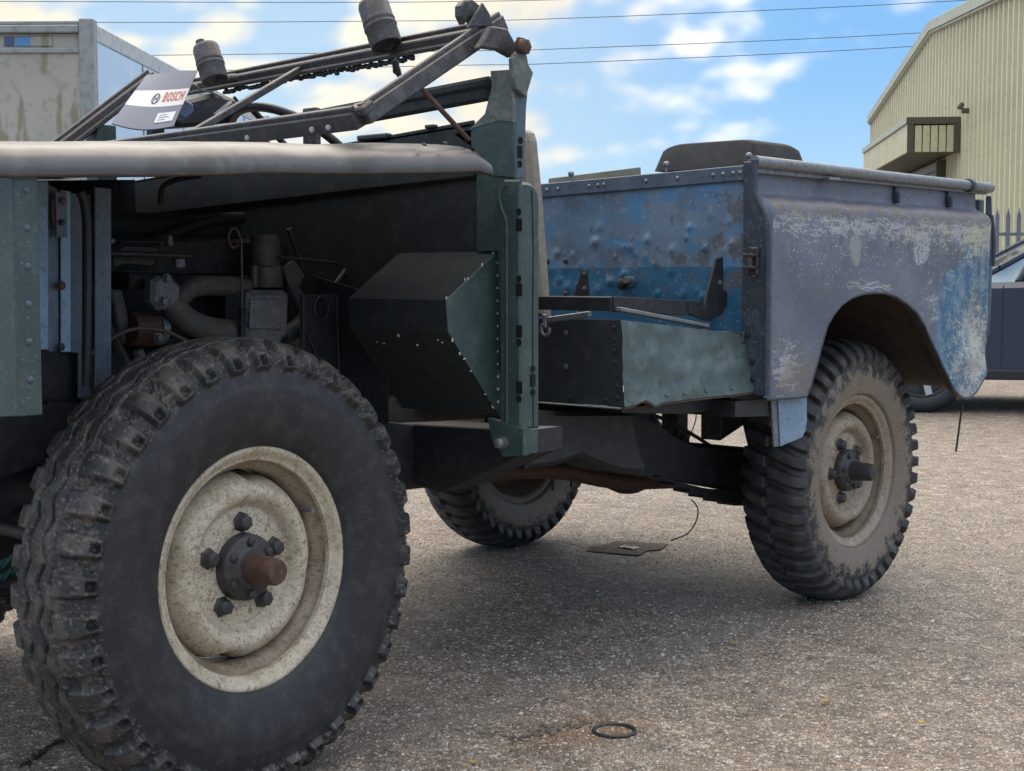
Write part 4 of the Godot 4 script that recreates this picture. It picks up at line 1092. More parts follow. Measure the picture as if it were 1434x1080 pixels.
func seat_box() -> void:
	var s := node("seat_box", V)
	# front face, near side sheet and lid
	slab([Vector2(-0.78, 0.645), Vector2(0.789, 0.650), Vector2(0.779, 0.849), Vector2(-0.78, 0.846)], "x", 1.017, 1.02, "front_panel", M.green_dark_and_shade, s)
	var b := MB.new()
	var rows := []
	var wn := fnl(3.0, 91, 3)
	for i in 15:
		var row := []
		for j in 31:
			var u := j / 30.0
			var v := i / 14.0
			var lo := Vector3(1.018, 0.650, 0.792).lerp(Vector3(1.498, 0.660, 0.842), u)
			var hi := Vector3(1.018, 0.849, 0.780).lerp(Vector3(1.498, 0.802, 0.808), u)
			var p := lo.lerp(hi, v)
			p.z += wn.get_noise_2d(u * 1.5, v) * 0.006
			if i == 0:
				p.y += 0.012 * exp(-pow((u - 0.13) / 0.05, 2.0)) - 0.006 * exp(-pow((u - 0.2) / 0.05, 2.0))
				p.z += 0.01 * exp(-pow((u - 0.15) / 0.06, 2.0))
			row.append(p)
		rows.append(row)
	b.grid(rows, Vector3(0, 0, 1))
	part("side_panel", b, M.seat_side, s)
	b = MB.new()
	for j in 30:
		b.bar(rows[0][j] + Vector3(0, -0.003, -0.008), rows[0][j + 1] + Vector3(0, -0.003, -0.008), 0.018, 0.003, Vector3.UP, 0.0)
	part("bottom_flange", b, M.rusty, s)
	one_box(Vector3(1.012, 0.647, 0.3), Vector3(0.02, 0.004, 0.97), "bottom_flange", M.galv, s, 0.001)
	var lid := MB.new()
	lid.quad(Vector3(1.02, 0.846, 0.779), Vector3(1.5, 0.8, 0.806), Vector3(1.5, 0.8, -0.78), Vector3(1.02, 0.845, -0.78), Vector3.UP)
	lid.quad(Vector3(1.02, 0.842, 0.779), Vector3(1.5, 0.796, 0.806), Vector3(1.5, 0.796, -0.78), Vector3(1.02, 0.841, -0.78), Vector3.DOWN)
	part("lid", lid, M.green_dark_and_shade, s)
	slab([Vector2(1.02, 0.645), Vector2(1.5, 0.66), Vector2(1.5, 0.80), Vector2(1.02, 0.845)], "z", -0.784, -0.781, "side_panel", M.seat_side, s)
	# floor between bulkhead and seat box, mostly gone: only the tunnel
	one_box(Vector3(0.85, 0.72, 0.0), Vector3(0.36, 0.14, 0.3), "gearbox_tunnel", M.green_dark_and_shade, s, 0.03)
	var rv := []
	for i in 5:
		rv.append(Vector3(1.0165, 0.664, 0.30 + i * 0.11))
	for i in 7:
		rv.append(Vector3(1.0165, 0.67 + i * 0.027, 0.772 - i * 0.0018))
	rivets("rivets", rv, 0.005, Vector3(-1, 0, 0), M.green_dark_and_shade, s)
	rv = []
	for u in [0.33, 0.46, 0.62, 0.8]:
		rv.append(rows[1][int(u * 30)] + Vector3(0, 0.003, 0.001))
	rivets("rivets", rv, 0.005, Vector3(0, 0, 1), M.seat_side, s)
	for p in [Vector3(1.016, 0.735, 0.62), Vector3(1.016, 0.815, 0.62)]:
		bolt(p, 0.006, 0.004, Vector3(-1, 0, 0), M.galv, s, "stud")
	# seat frame of black angle iron with its two upright brackets
	var f := node("seat_frame", V)
	b = MB.new()
	b.bar(Vector3(1.03, 0.884, -0.74), Vector3(1.03, 0.884, 0.742), 0.006, 0.032, Vector3.UP, 0.001)
	b.bar(Vector3(1.046, 0.899, -0.74), Vector3(1.046, 0.899, 0.74), 0.034, 0.004, Vector3.UP, 0.001)
	part("front_bar", b, M.black, f)
	b = MB.new()
	b.bar(Vector3(1.034, 0.884, 0.744), Vector3(1.42, 0.866, 0.744), 0.006, 0.036, Vector3.UP, 0.001)
	b.bar(Vector3(1.06, 0.899, 0.73), Vector3(1.42, 0.88, 0.73), 0.03, 0.004, Vector3.UP, 0.001)
	part("side_bar", b, M.black, f)
	slab([Vector2(1.3317, 0.8733), Vector2(1.3935, 0.8689), Vector2(1.4480, 0.9911), Vector2(1.4800, 0.9968), Vector2(1.4816, 0.9143), Vector2(1.5111, 0.9068), Vector2(1.5051, 0.8798), Vector2(1.4796, 0.8531), Vector2(1.4256, 0.8363), Vector2(1.3940, 0.8406), Vector2(1.3320, 0.8559)], "z", 0.744, 0.751, "upright_bracket", M.black, f)
	slab([Vector2(0.3646, 0.8898), Vector2(0.3955, 0.9610), Vector2(0.4026, 0.9684), Vector2(0.4122, 0.9647), Vector2(0.4197, 0.8904)], "x", 1.352, 1.36, "upright_bracket", M.black, f)
	slab([Vector2(0.3549, 0.9047), Vector2(0.3548, 0.9273), Vector2(0.3644, 0.9329), Vector2(0.3741, 0.9236), Vector2(0.3742, 0.9049), Vector2(0.3646, 0.8973)], "x", 1.38, 1.386, "bracket_ear", M.black, f)
	bolt(Vector3(1.4629, 0.9323, 0.7515), 0.006, 0.004, Vector3(0, 0, 1), M.galv, f)
	bolt(Vector3(1.3510, 0.9164, 0.4077), 0.006, 0.004, Vector3(-1, 0, 0), M.galv, f)
	bolt(Vector3(1.3510, 0.9554, 0.4075), 0.005, 0.004, Vector3(-1, 0, 0), M.galv, f)
	# bright retaining strips on the seat box edge, catch at the front
	b = MB.new()
	b.bar(Vector3(1.0344, 0.8730, 0.7600), Vector3(1.3730, 0.8257, 0.7750), 0.02, 0.010, Vector3.UP, 0.002)
	part("edge_strip", b, M.alloy, f)
	b = MB.new()
	b.bar(Vector3(1.0000, 0.8455, 0.5791), Vector3(1.0000, 0.8612, 0.7058), 0.012, 0.014, Vector3.UP, 0.002)
	part("edge_strip", b, M.galv, f)
	b = MB.new()
	b.bar(Vector3(0.9950, 0.8590, 0.5744), Vector3(0.9950, 0.8253, 0.5746), 0.01, 0.012, Vector3.RIGHT, 0.002)
	b.tube(arc(Vector3(0.9900, 0.8222, 0.5788), Vector3(0, 0, 0.012), Vector3(0, 0.014, 0), PI * 0.6, TAU + 0.4, 10), 0.005, 8)
	part("catch", b, M.galv, f)

func side_lower(x: float) -> float:
	var L := [Vector2(1.515, 0.640), Vector2(1.711, 0.636), Vector2(1.735, 0.668), Vector2(1.780, 0.756), Vector2(1.815, 0.821), Vector2(1.845, 0.849), Vector2(1.889, 0.873), Vector2(1.945, 0.891), Vector2(2.006, 0.900), Vector2(2.068, 0.903), Vector2(2.129, 0.901), Vector2(2.195, 0.891), Vector2(2.259, 0.872), Vector2(2.32, 0.844), Vector2(2.374, 0.805), Vector2(2.471, 0.709), Vector2(2.572, 0.608), Vector2(2.61, 0.585), Vector2(2.65, 0.574), Vector2(2.69, 0.574), Vector2(2.73, 0.587), Vector2(2.814, 0.640), Vector2(2.845, 0.69), Vector2(2.862, 0.74)]
	for i in L.size() - 1:
		if x <= L[i + 1].x:
			return lerpf(L[i].y, L[i + 1].y, (x - L[i].x) / (L[i + 1].x - L[i].x))
	return L[-1].y

func side_texture() -> ImageTexture:
	var n1 := fnl(3.0, 201, 5)
	var n2 := fnl(16.0, 202, 4)
	var n3 := fnl(60.0, 203, 3)
	var n4 := fnl(26.0, 204, 2)
	var slate := Color(0.105, 0.117, 0.158)
	var w := 1.38
	var h := 0.68
	var fn := func(x: float, y: float) -> Color:
		var X := x + 1.5
		var Y := y + 0.55
		var a := n1.get_noise_2d(X, Y)
		var b := n2.get_noise_2d(X, Y)
		var c := n3.get_noise_2d(X, Y)
		var st := n4.get_noise_2d(X * 0.35, Y * 2.2)
		var k := slate.lerp(Color(0.16, 0.175, 0.222), clampf(0.5 + a * 1.1 + b * 0.3, 0, 1))
		k = k.lerp(Color(0.062, 0.066, 0.085), clampf(b * 1.3 + c * 0.4 - 0.05, 0, 0.7))
		k = k.lerp(Color(0.15, 0.13, 0.115), clampf(n2.get_noise_2d(X * 0.5 + 2.0, Y * 1.2) * 1.2 - 0.15, 0, 0.3))
		# old blue showing towards the back corner
		var blue := smoothstep(-0.05, 0.05, (X - 2.43) * 0.9 - maxf(0.0, (Y - 0.93)) * 1.9 + a * 0.16 + b * 0.06)
		k = k.lerp(Color(0.035, 0.125, 0.225).lerp(Color(0.10, 0.205, 0.31), clampf(0.4 + b * 1.4, 0, 1)), blue * 0.9)
		# pale aluminium and primer flakes: along the shoulder, front foot, back corner, scattered specks
		var band := exp(-pow((Y - 1.085) / 0.035, 2.0)) * 0.55 + exp(-pow((Y - 1.04) / 0.05, 2.0)) * 0.2 * smoothstep(1.6, 1.7, X)
		var foot := exp(-pow((X - 1.60) / 0.09, 2.0) - pow((Y - 0.71) / 0.075, 2.0)) * 0.75
		var back := smoothstep(2.5, 2.75, X + b * 0.1) * 0.42 * smoothstep(1.0, 0.8, Y) + exp(-pow((X - 2.72) / 0.14, 2.0) - pow((Y - 0.70) / 0.13, 2.0)) * 0.3
		var top := smoothstep(2.45, 2.7, X) * exp(-pow((Y - 1.03) / 0.07, 2.0)) * 0.35
		var lip := exp(-pow((X - 2.42) / 0.07, 2.0) - pow((Y - 0.86) / 0.07, 2.0)) * 0.55
		var t := band + foot + back + top + lip
		var d4 := n3.get_noise_2d(X * 1.9 + 3.0, Y * 2.6)
		var flake := smoothstep(0.33, 0.46, t * 0.66 + st * 0.22 + c * 0.30 + d4 * 0.30 + b * 0.2)
		var speck := smoothstep(0.34, 0.44, c * 0.5 + d4 * 0.45 + b * 0.25) * smoothstep(1.6, 1.75, X)
		var pale := Color(0.42, 0.42, 0.42).lerp(Color(0.50, 0.46, 0.32), clampf(0.3 + a * 3.0 + (X - 2.4) * 1.6, 0, 1))
		k = k.lerp(Color(0.24, 0.25, 0.28), clampf(t * 0.5 + b * 0.3, 0, 0.5))
		k = k.lerp(pale, maxf(flake * 0.8, speck * 0.55))
		# brown earth lying under the shoulder and on the arch lip
		var earth := exp(-pow((Y - 1.125) / 0.02, 2.0)) * clampf(0.75 + b, 0, 1)
		k = k.lerp(Color(0.15, 0.115, 0.08), clampf(earth * 0.85, 0, 0.85))
		var e2 := smoothstep(0.25, 0.6, exp(-pow((X - 1.66) / 0.09, 2.0) - pow((Y - 0.68) / 0.08, 2.0)) * 0.7 + b * 0.5)
		k = k.lerp(Color(0.19, 0.14, 0.085), e2 * 0.5)
		# two rubbed round patches
		var r1 := Vector2((X - 2.35) / 0.062, (Y - 1.03) / 0.052).length() + b * 0.25
		if r1 < 1.0:
			k = k.lerp(Color(0.4, 0.41, 0.43), smoothstep(1.0, 0.85, r1) * (0.9 if c < 0.22 else 0.0))
		var r2 := Vector2((X - 1.96) / 0.036, (Y - 1.02) / 0.045).length() + b * 0.3
		k = k.lerp(Color(0.33, 0.33, 0.32), smoothstep(1.0, 0.8, r2) * 0.6)
		return k
	var tex := panel_tex(w, h, 1280, fn)
	var im := tex.get_image()
	var iw := im.get_width()
	var ih := im.get_height()
	rng.seed = 99
	# scratches
	var cols := [Color(0.56, 0.55, 0.5), Color(0.6, 0.56, 0.4), Color(0.4, 0.4, 0.41)]
	for i in 1500:
		var X: float
		var Y: float
		var ang: float
		var L: float
		var m := rng.randf()
		if m < 0.62:
			X = rng.randfn(2.70, 0.075); Y = rng.randfn(0.72, 0.075); ang = rng.randfn(-0.9, 0.7); L = rng.randf_range(0.008, 0.045)
		elif m < 0.68:
			X = rng.randf_range(1.58, 2.84); Y = rng.randfn(1.085, 0.017); ang = rng.randfn(0.0, 0.2); L = rng.randf_range(0.01, 0.08)
		elif m < 0.80:
			X = rng.randf_range(1.6, 2.5); Y = rng.randfn(0.995, 0.03); ang = rng.randfn(0.2, 0.9); L = rng.randf_range(0.003, 0.014)
		elif m < 0.82:
			X = rng.randf_range(1.9, 2.15); Y = rng.randfn(0.925, 0.007) - (X - 1.95) * 0.05; ang = rng.randfn(-0.06, 0.1); L = rng.randf_range(0.02, 0.06); 
		else:
			X = rng.randf_range(2.5, 2.85); Y = rng.randf_range(0.62, 1.1); ang = rng.randf() * 3.0; L = rng.randf_range(0.005, 0.03)
		var bend := rng.randfn(0.0, 5.0)
		var c: Color = cols[rng.randi() % 3]
		c = c.linear_to_srgb()
		var steps := int(L / 0.0008)
		var wid := 2 if rng.randf() < 0.4 else 1
		for s in steps:
			X += cos(ang) * 0.0008; Y += sin(ang) * 0.0008
			ang += bend * 0.0008 
			var px := int((X - 1.5) / w * iw)
			var py := int((1.0 - (Y - 0.55) / h) * ih)
			for q in wid:
				if px >= 0 and px < iw and py + q >= 0 and py + q < ih:
					im.set_pixel(px, py + q, im.get_pixel(px, py + q).lerp(c, 0.75))
	return ImageTexture.create_from_image(im)

func front_texture() -> ImageTexture:
	var n1 := fnl(2.6, 301, 4)
	var n2 := fnl(14.0, 302, 4)
	var n3 := fnl(50.0, 303, 3)
	var fn := func(x: float, y: float) -> Color:
		var Z := x - 0.8
		var Y := y + 0.64
		var a := n1.get_noise_2d(Z, Y * 1.3)
		var b := n2.get_noise_2d(Z, Y)
		var c := n3.get_noise_2d(Z, Y)
		var k: Color
		if Y > 0.972 + (0.0015 if c > 0.1 else 0.0):
			k = Color(0.115, 0.18, 0.255).lerp(Color(0.155, 0.22, 0.295), clampf(0.5 + a * 1.2, 0, 1))
			k = k.lerp(Color(0.07, 0.2, 0.37), smoothstep(0.04, 0.34, n2.get_noise_2d(Z * 0.35 + 4.0, Y * 0.8) + a * 0.35 - (Z - 0.2) * 0.12) * 0.8)
			k = k.lerp(Color(0.11, 0.125, 0.15), smoothstep(0.1, 0.45, n1.get_noise_2d(Z * 2.0 + 7.0, Y * 2.0)) * 0.55)
		else:
			k = Color(0.03, 0.115, 0.2).lerp(Color(0.04, 0.14, 0.235), clampf(0.5 + a + b * 0.5, 0, 1))
		# bare brown patches towards the near edge, small spots lower down
		var bare := smoothstep(0.10, 0.16, b * 0.34 + c * 0.12 + exp(-pow((Z - 0.80) / 0.06, 2.0) - pow((Y - 1.14) / 0.07, 2.0)) * 0.24 + exp(-pow((Z - 0.66) / 0.16, 2.0) - pow((Y - 1.0) / 0.08, 2.0)) * 0.11 + exp(-pow((Z - 0.8) / 0.05, 2.0) - pow((Y - 0.95) / 0.09, 2.0)) * 0.2 - 0.05)
		k = k.lerp(Color(0.125, 0.112, 0.108).lerp(Color(0.09, 0.068, 0.06), clampf(0.5 + c, 0, 1)), bare * 0.75)
		var rusty := smoothstep(0.2, 0.3, n2.get_noise_2d(Z * 1.6 + 3.0, Y * 1.6) * 0.5 + exp(-pow((Z - 0.4) / 0.2, 2.0) - pow((Y - 0.98) / 0.05, 2.0)) * 0.1)
		k = k.lerp(Color(0.13, 0.1, 0.095), rusty * 0.6)
		k = k.lerp(Color(0.28, 0.33, 0.38), smoothstep(0.42, 0.5, c) * 0.5)
		return k
	return panel_tex(1.6, 0.6, 1100, fn)

func tub() -> void:
	var t := node("rear_tub", V)
	# near side: flat shoulder, bulge and wheel arch cut-out
	var n := fnl(3.5, 61, 3)
	var dents := [[2.74, 0.80, 0.07, 0.10, -0.018], [2.66, 0.70, 0.06, 0.05, 0.012], [2.80, 0.93, 0.05, 0.12, -0.012], [2.82, 0.72, 0.04, 0.06, -0.014], [2.2, 1.0, 0.12, 0.05, -0.004], [1.75, 0.95, 0.1, 0.12, 0.004], [2.5, 0.98, 0.14, 0.08, -0.006], [2.73, 0.655, 0.03, 0.02, -0.012]]
	var ups := [[1.098, 0.860], [1.112, 0.8595], [1.124, 0.856], [1.134, 0.849], [1.142, 0.838], [1.148, 0.824], [1.153, 0.812], [1.16, 0.8065], [1.17, 0.805], [1.2, 0.804], [1.213, 0.804]]
	var rows := []
	var uvs := []
	var nlow := 46
	for i in nlow + ups.size():
		var row := []
		var ur := []
		for j in 181:
			var x := lerpf(1.515, 2.862, j / 180.0)
			var y: float
			var z := 0.860
			if i < nlow:
				y = lerpf(side_lower(x), 1.085, float(i) / (nlow - 1))
			else:
				y = ups[i - nlow][0]; z = ups[i - nlow][1]
			var fade := 1.0 if i < nlow else 0.4
			for d in dents:
				z += fade * d[4] * exp(-pow((x - d[0]) / d[2], 2.0) - pow((y - d[1]) / d[3], 2.0))
			z += fade * 0.004 * n.get_noise_2d(x, y)
			if i >= nlow and i < nlow + 7:
				y += 0.004 * n.get_noise_2d(x * 2.0, 3.0)
			# the back corner turns in
			z -= 0.02 * pow(smoothstep(2.80, 2.862, x), 2.0)
			row.append(Vector3(x, y, z))
			ur.append(Vector2((x - 1.5) / 1.38, 1.0 - (y - 0.55) / 0.68))
		rows.append(row)
		uvs.append(ur)
	var b := MB.new()
	b.grid(rows, Vector3(0, 0, 1), uvs)
	var sm := mat(Color(1, 1, 1), 0.40)
	sm.albedo_texture = side_texture()
	sm.roughness_texture = noise_tex(512, 20, 65, "fbm", 0.6, 1.0)
	sm.roughness = 0.62
	part("side_panel", b, sm, t)
	# rolled lip along the arch and lower edge
	var lip := []
	for j in range(0, 181, 1):
		lip.append(rows[0][j] + Vector3(0, 0.0, -0.002))
	one_tube(lip, 0.0045, "arch_lip", M.tub_dark, t, 6)
	var fl := MB.new()
	for j in 180:
		var a: Vector3 = rows[0][j]
		var c: Vector3 = rows[0][j + 1]
		fl.quad(a, c, c + Vector3(0, 0, -0.022), a + Vector3(0, 0, -0.022), Vector3(0, -1, 0))
	part("arch_flange", fl, M.liner, t)
	# wheel box inside the arch
	b = MB.new()
	var prof := []
	for j in range(28, 160, 3):
		var p: Vector3 = rows[0][j]
		prof.append(Vector3(clampf((p.x - 2.1) * 1.05 + 2.1, 1.66, 2.72), p.y + 0.045 if p.x < 2.5 else p.y + 0.03, 0))
	var lin_rows := []
	for z in [0.84, 0.7, 0.56, 0.45]:
		var row := []
		for p in prof:
			row.append(Vector3(p.x, p.y, z))
		lin_rows.append(row)
	b.grid(lin_rows, Vector3.ZERO)
	for j in prof.size() - 1:
		b.quad(Vector3(prof[j].x, prof[j].y, 0.45), Vector3(prof[j + 1].x, prof[j + 1].y, 0.45), Vector3(prof[j + 1].x, 0.62, 0.45), Vector3(prof[j].x, 0.62, 0.45), Vector3(0, 0, 1))
	part("wheel_box", b, M.liner, t)
	slab([Vector2(2.62, 0.60), Vector2(2.80, 0.62), Vector2(2.82, 1.1), Vector2(2.5, 0.86)], "z", 0.60, 0.605, "inner_gusset", M.liner, t)
	# front bulkhead of the tub: blue sheet pushed through with many small dents
	rng.seed = 44
	var bumps := []
	for i in 110:
		bumps.append([rng.randf_range(-0.7, 0.78), rng.randfn(1.0, 0.06), rng.randf_range(0.007, 0.015), rng.randf_range(0.002, 0.007)])
	for i in 14:
		bumps.append([rng.randf_range(-0.7, 0.78), rng.randf_range(0.85, 1.16), rng.randf_range(0.02, 0.07), rng.randf_range(-0.006, 0.006)])
	rows = []
	uvs = []
	for i in 91:
		var row := []
		var ur := []
		for j in 241:
			var z := lerpf(-0.8, 0.806, j / 240.0)
			var y := lerpf(0.655, 1.188, i / 90.0)
			var x := 1.50 + 0.004 * n.get_noise_2d(z, y)
			var drop := (0.806 - z) * 0.03 * smoothstep(0.9, 1.19, y)
			for d in bumps:
				var dz: float = (z - d[0]) / d[2]
				var dy: float = (y - d[1]) / d[2]
				if absf(dz) < 3.0 and absf(dy) < 3.0:
					x -= d[3] * exp(-dz * dz - dy * dy)
			row.append(Vector3(x, y - drop, z))
			ur.append(Vector2((z + 0.8) / 1.6, 1.0 - (y - 0.64) / 0.6))
		rows.append(row)
		uvs.append(ur)
	b = MB.new()
	b.grid(rows, Vector3(-1, 0, 0), uvs)
	var fm := mat(Color(1, 1, 1), 0.36)
	fm.albedo_texture = front_texture()
	fm.normal_enabled = false
	part("front_sheet", b, fm, t)
	# riveted top angle
	b = MB.new()
	b.bar(Vector3(1.494, 1.157, -0.8), Vector3(1.494, 1.205, 0.80), 0.005, 0.036, Vector3.UP, 0.001)
	b.bar(Vector3(1.515, 1.174, -0.8), Vector3(1.515, 1.222, 0.80), 0.044, 0.004, Vector3.UP, 0.001)
	part("top_angle", b, M.slate, t)
	var rv := []
	for z in [0.79, 0.77, 0.74, 0.71, 0.60, 0.50, 0.36, 0.34, 0.31, 0.2, 0.16, 0.0, -0.2]:
		rv.append(Vector3(1.491, 1.206 - (0.8 - z) * 0.03, z))
	rivets("rivets", rv, 0.006, Vector3(-1, 0, 0), M.galv, t)
	for q in [Vector3(1.505, 1.216, 0.555), Vector3(1.505, 1.206, 0.235), Vector3(1.555, 1.23, 0.775)]:
		var kb := MB.new()
		kb.tube([q, q + Vector3(0, 0.016, 0)], 0.004, 8)
		kb.ball(q + Vector3(0, 0.022, 0), Vector3(0.009, 0.009, 0.009), 10, 6)
		part("hood_button", kb, M.galv, t)
	rv = []
	for z in [0.16, 0.225]:
		rv.append(Vector3(1.495, 0.99, z)); rv.append(Vector3(1.495, 0.9, z))
	for i in 3:
		rv.append(Vector3(1.494, 0.705, 0.70 + i * 0.03))
	rivets("bolt_heads", rv, 0.009, Vector3(-1, 0, 0), M.steel, t)
	bolt(Vector3(1.494, 0.935, 0.45), 0.012, 0.03, Vector3(-1, 0.1, 0.2), M.galv, t)
	bolt(Vector3(1.494, 0.928, 0.425), 0.014, 0.02, Vector3(-1, 0.1, 0.2), M.steel, t)
	# near front corner post with its curved flange
	b = MB.new()
	b.prism([Vector2(0.802, 1.232), Vector2(0.826, 1.232), Vector2(0.83, 1.165), Vector2(0.842, 1.13), Vector2(0.858, 1.1), Vector2(0.866, 1.06), Vector2(0.868, 0.65), Vector2(0.802, 0.655)], "x", 1.488, 1.496, 0.002)
	part("corner_post", b, M.tub_dark, t)
	one_tube(smooth_path([Vector3(1.494, 1.235, 0.828), Vector3(1.494, 1.165, 0.832), Vector3(1.494, 1.13, 0.846), Vector3(1.494, 1.095, 0.864), Vector3(1.494, 1.04, 0.871), Vector3(1.494, 0.85, 0.872), Vector3(1.494, 0.652, 0.872)], 6), 0.0085, "corner_seal", M.tub_dark, t, 10)
	b = MB.new()
	var cs := []
	for x in [1.495, 1.506, 1.53]:
		var row := []
		for u in [[1.225, 0.812], [1.17, 0.815], [1.153, 0.822], [1.142, 0.842], [1.124, 0.858], [1.098, 0.864], [0.9, 0.864], [0.645, 0.864]]:
			row.append(Vector3(x, u[0], u[1]))
		cs.append(row)
	b.grid(cs, Vector3(0, 0, 1))
	part("corner_strip", b, M.slate, t)
	# striker for the door lock
	b = MB.new()
	b.box(Vector3(1.483, 0.985, 0.838), Vector3(0.012, 0.07, 0.03), 0.003)
	b.box(Vector3(1.468, 1.0, 0.838), Vector3(0.03, 0.008, 0.03), 0.002)
	b.box(Vector3(1.468, 0.97, 0.838), Vector3(0.03, 0.008, 0.03), 0.002)
	b.tube([Vector3(1.462, 0.965, 0.838), Vector3(1.462, 1.005, 0.838)], 0.009, 10)
	part("door_striker", b, M.steel, t)
	bolt(Vector3(1.487, 1.012, 0.838), 0.008, 0.008, Vector3(-1, 0, 0), M.galv, t)
	bolt(Vector3(1.487, 0.955, 0.838), 0.008, 0.008, Vector3(-1, 0, 0), M.galv, t)
	one_box(Vector3(1.484, 0.795, 0.77), Vector3(0.02, 0.03, 0.09), "seat_ledge", M.tub_dark, t)
	for q in [Vector3(1.487, 0.735, 0.835), Vector3(1.487, 0.69, 0.835), Vector3(1.487, 0.8, 0.82)]:
		bolt(q, 0.006, 0.004, Vector3(-1, 0, 0), M.hose, t)
	# top capping tube with its clips
	one_tube([Vector3(1.50, 1.232, 0.825), Vector3(1.72, 1.231, 0.826), Vector3(2.2, 1.228, 0.827), Vector3(2.72, 1.227, 0.826)], 0.0155, "capping_tube", M.galv, t, 16)
	one_tube([Vector3(2.725, 1.227, 0.826), Vector3(2.88, 1.226, 0.825)], 0.0165, "capping_tube", M.galv, t, 16)
	b = MB.new()
	b.tube([Vector3(2.715, 1.227, 0.826), Vector3(2.735, 1.227, 0.826)], 0.021, 14)
	part("capping_clip", b, M.tub_dark, t)
	slab([Vector2(1.5, 1.222), Vector2(2.87, 1.218), Vector2(2.87, 1.205), Vector2(1.5, 1.205)], "z", 0.8045, 0.822, "capping_flange", M.galv, t)
	one_box(Vector3(1.87, 1.205, 0.83), Vector3(0.06, 0.008, 0.03), "hood_cleat", M.galv, t)
	for x in [2.28, 2.62]:
		b = MB.new()
		b.box(Vector3(x, 1.185, 0.81), Vector3(0.022, 0.05, 0.012), 0.003)
		b.box(Vector3(x - 0.01, 1.172, 0.818), Vector3(0.012, 0.03, 0.02), 0.003)
		part("hood_cleat", b, M.tub_dark, t)
	# back corner: cover strip and tailboard
	b = MB.new()
	b.prism([Vector2(2.858, 1.2), Vector2(2.872, 1.14), Vector2(2.882, 1.02), Vector2(2.878, 0.86), Vector2(2.868, 0.76), Vector2(2.858, 0.76)], "z", 0.822, 0.84, 0.004)
	part("corner_cover", b, M.slate, t)
	one_tube(smooth_path([Vector3(2.864, 1.14, 0.838), Vector3(2.876, 1.06, 0.842), Vector3(2.878, 0.98, 0.84)], 4), 0.008, "corner_cover", M.tub_dark, t, 8)
	one_box(Vector3(2.86, 0.94, 0.0), Vector3(0.03, 0.5, 1.62), "tailboard", M.slate, t)
	slab([Vector2(1.5, 0.65), Vector2(1.7, 0.65), Vector2(1.8, 0.85), Vector2(2.0, 0.9), Vector2(2.25, 0.87), Vector2(2.45, 0.7), Vector2(2.65, 0.6), Vector2(2.86, 0.7), Vector2(2.86, 1.215), Vector2(1.5, 1.215)], "z", -0.845, -0.84, "side_panel", M.slate, t)
	one_tube([Vector3(1.5, 1.23, -0.826), Vector3(2.88, 1.226, -0.826)], 0.0155, "capping_tube", M.galv, t, 12)
	one_box(Vector3(2.18, 0.70, 0.0), Vector3(1.36, 0.02, 0.88), "load_floor", M.slate, t)
	slab([Vector2(0.84, 0.95), Vector2(0.45, 0.95), Vector2(0.45, 0.96), Vector2(0.84, 0.96)], "x", 1.51, 2.84, "wheel_box_top", M.slate, t)
	slab([Vector2(-0.84, 0.95), Vector2(-0.45, 0.95), Vector2(-0.45, 0.7), Vector2(-0.445, 0.7), Vector2(-0.445, 0.96), Vector2(-0.84, 0.96)], "x", 1.51, 2.84, "wheel_box_top", M.slate, t)
	# small pale blue splash panel under the front foot
	b = MB.new()
	b.prism([Vector2(1.60, 0.636), Vector2(1.742, 0.636), Vector2(1.745, 0.57), Vector2(1.738, 0.543), Vector2(1.722, 0.527), Vector2(1.615, 0.512)], "z", 0.838, 0.842, 0.001)
	part("splash_panel", b, M.pale_blue, t)
	b = MB.new()
	b.prism([Vector2(1.575, 0.636), Vector2(1.60, 0.636), Vector2(1.615, 0.512), Vector2(1.592, 0.512)], "z", 0.832, 0.838, 0.001)
	part("splash_edge", b, M.alloy, t)
	# thin rod hanging from the back of the wing
	one_tube([Vector3(2.70, 0.60, 0.83), Vector3(2.705, 0.56, 0.83), Vector3(2.665, 0.405, 0.83)], 0.0035, "hanging_rod", M.hose, t, 6)
	# sill outrigger and dark underframe below the seat box and tub
	slab([Vector2(1.42, 0.64), Vector2(1.70, 0.64), Vector2(1.70, 0.585), Vector2(1.42, 0.60)], "z", 0.44, 0.83, "body_outrigger", M.black, t)
	slab([Vector2(1.05, 0.643), Vector2(1.5, 0.653), Vector2(1.5, 0.615), Vector2(1.30, 0.612), Vector2(1.05, 0.632)], "z", 0.70, 0.76, "sill_rail", M.black, t)

func vehicle() -> void:
	V = node("off_road_vehicle")
	tag(V, "old stripped four-wheel-drive truck with patchy blue rear tub, green bulkhead and no doors", "vehicle")
	var ta := tyre_mesh(0.409, 0.4157, 0)
	var tb := tyre_mesh(0.368, 0.3775, 1)
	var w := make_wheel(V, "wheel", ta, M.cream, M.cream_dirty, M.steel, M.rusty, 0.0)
	w.position = Vector3(0, 0.4157, 0.648)
	w.rotation.y = 0.058
	tag(w, "front wheel with cream rim, chunky zigzag tread and rusty axle stub")
	var r := make_wheel(V, "wheel", tb, M.tan, M.tan_dirty, M.steel, M.steel, 0.35)
	r.position = Vector3(2.235, 0.3775, 0.648)
	tag(r, "rear wheel with tan rim, bar tread and dusty brown sidewall")
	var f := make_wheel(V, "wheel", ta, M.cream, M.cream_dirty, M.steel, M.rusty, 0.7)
	f.position = Vector3(0, 0.4157, -0.648)
	f.rotation.y = PI + 0.058
	tag(f, "far front wheel in shadow")
	var g := make_wheel(V, "wheel", tb, M.tan, M.tan_dirty, M.steel, M.steel, 1.1)
	g.position = Vector3(2.235, 0.3775, -0.648)
	g.rotation.y = PI
	tag(g, "far rear wheel seen under the chassis")
	chassis()
	front_end()
	engine()
	bulkhead()
	screen()
	seat_box()
	tub()

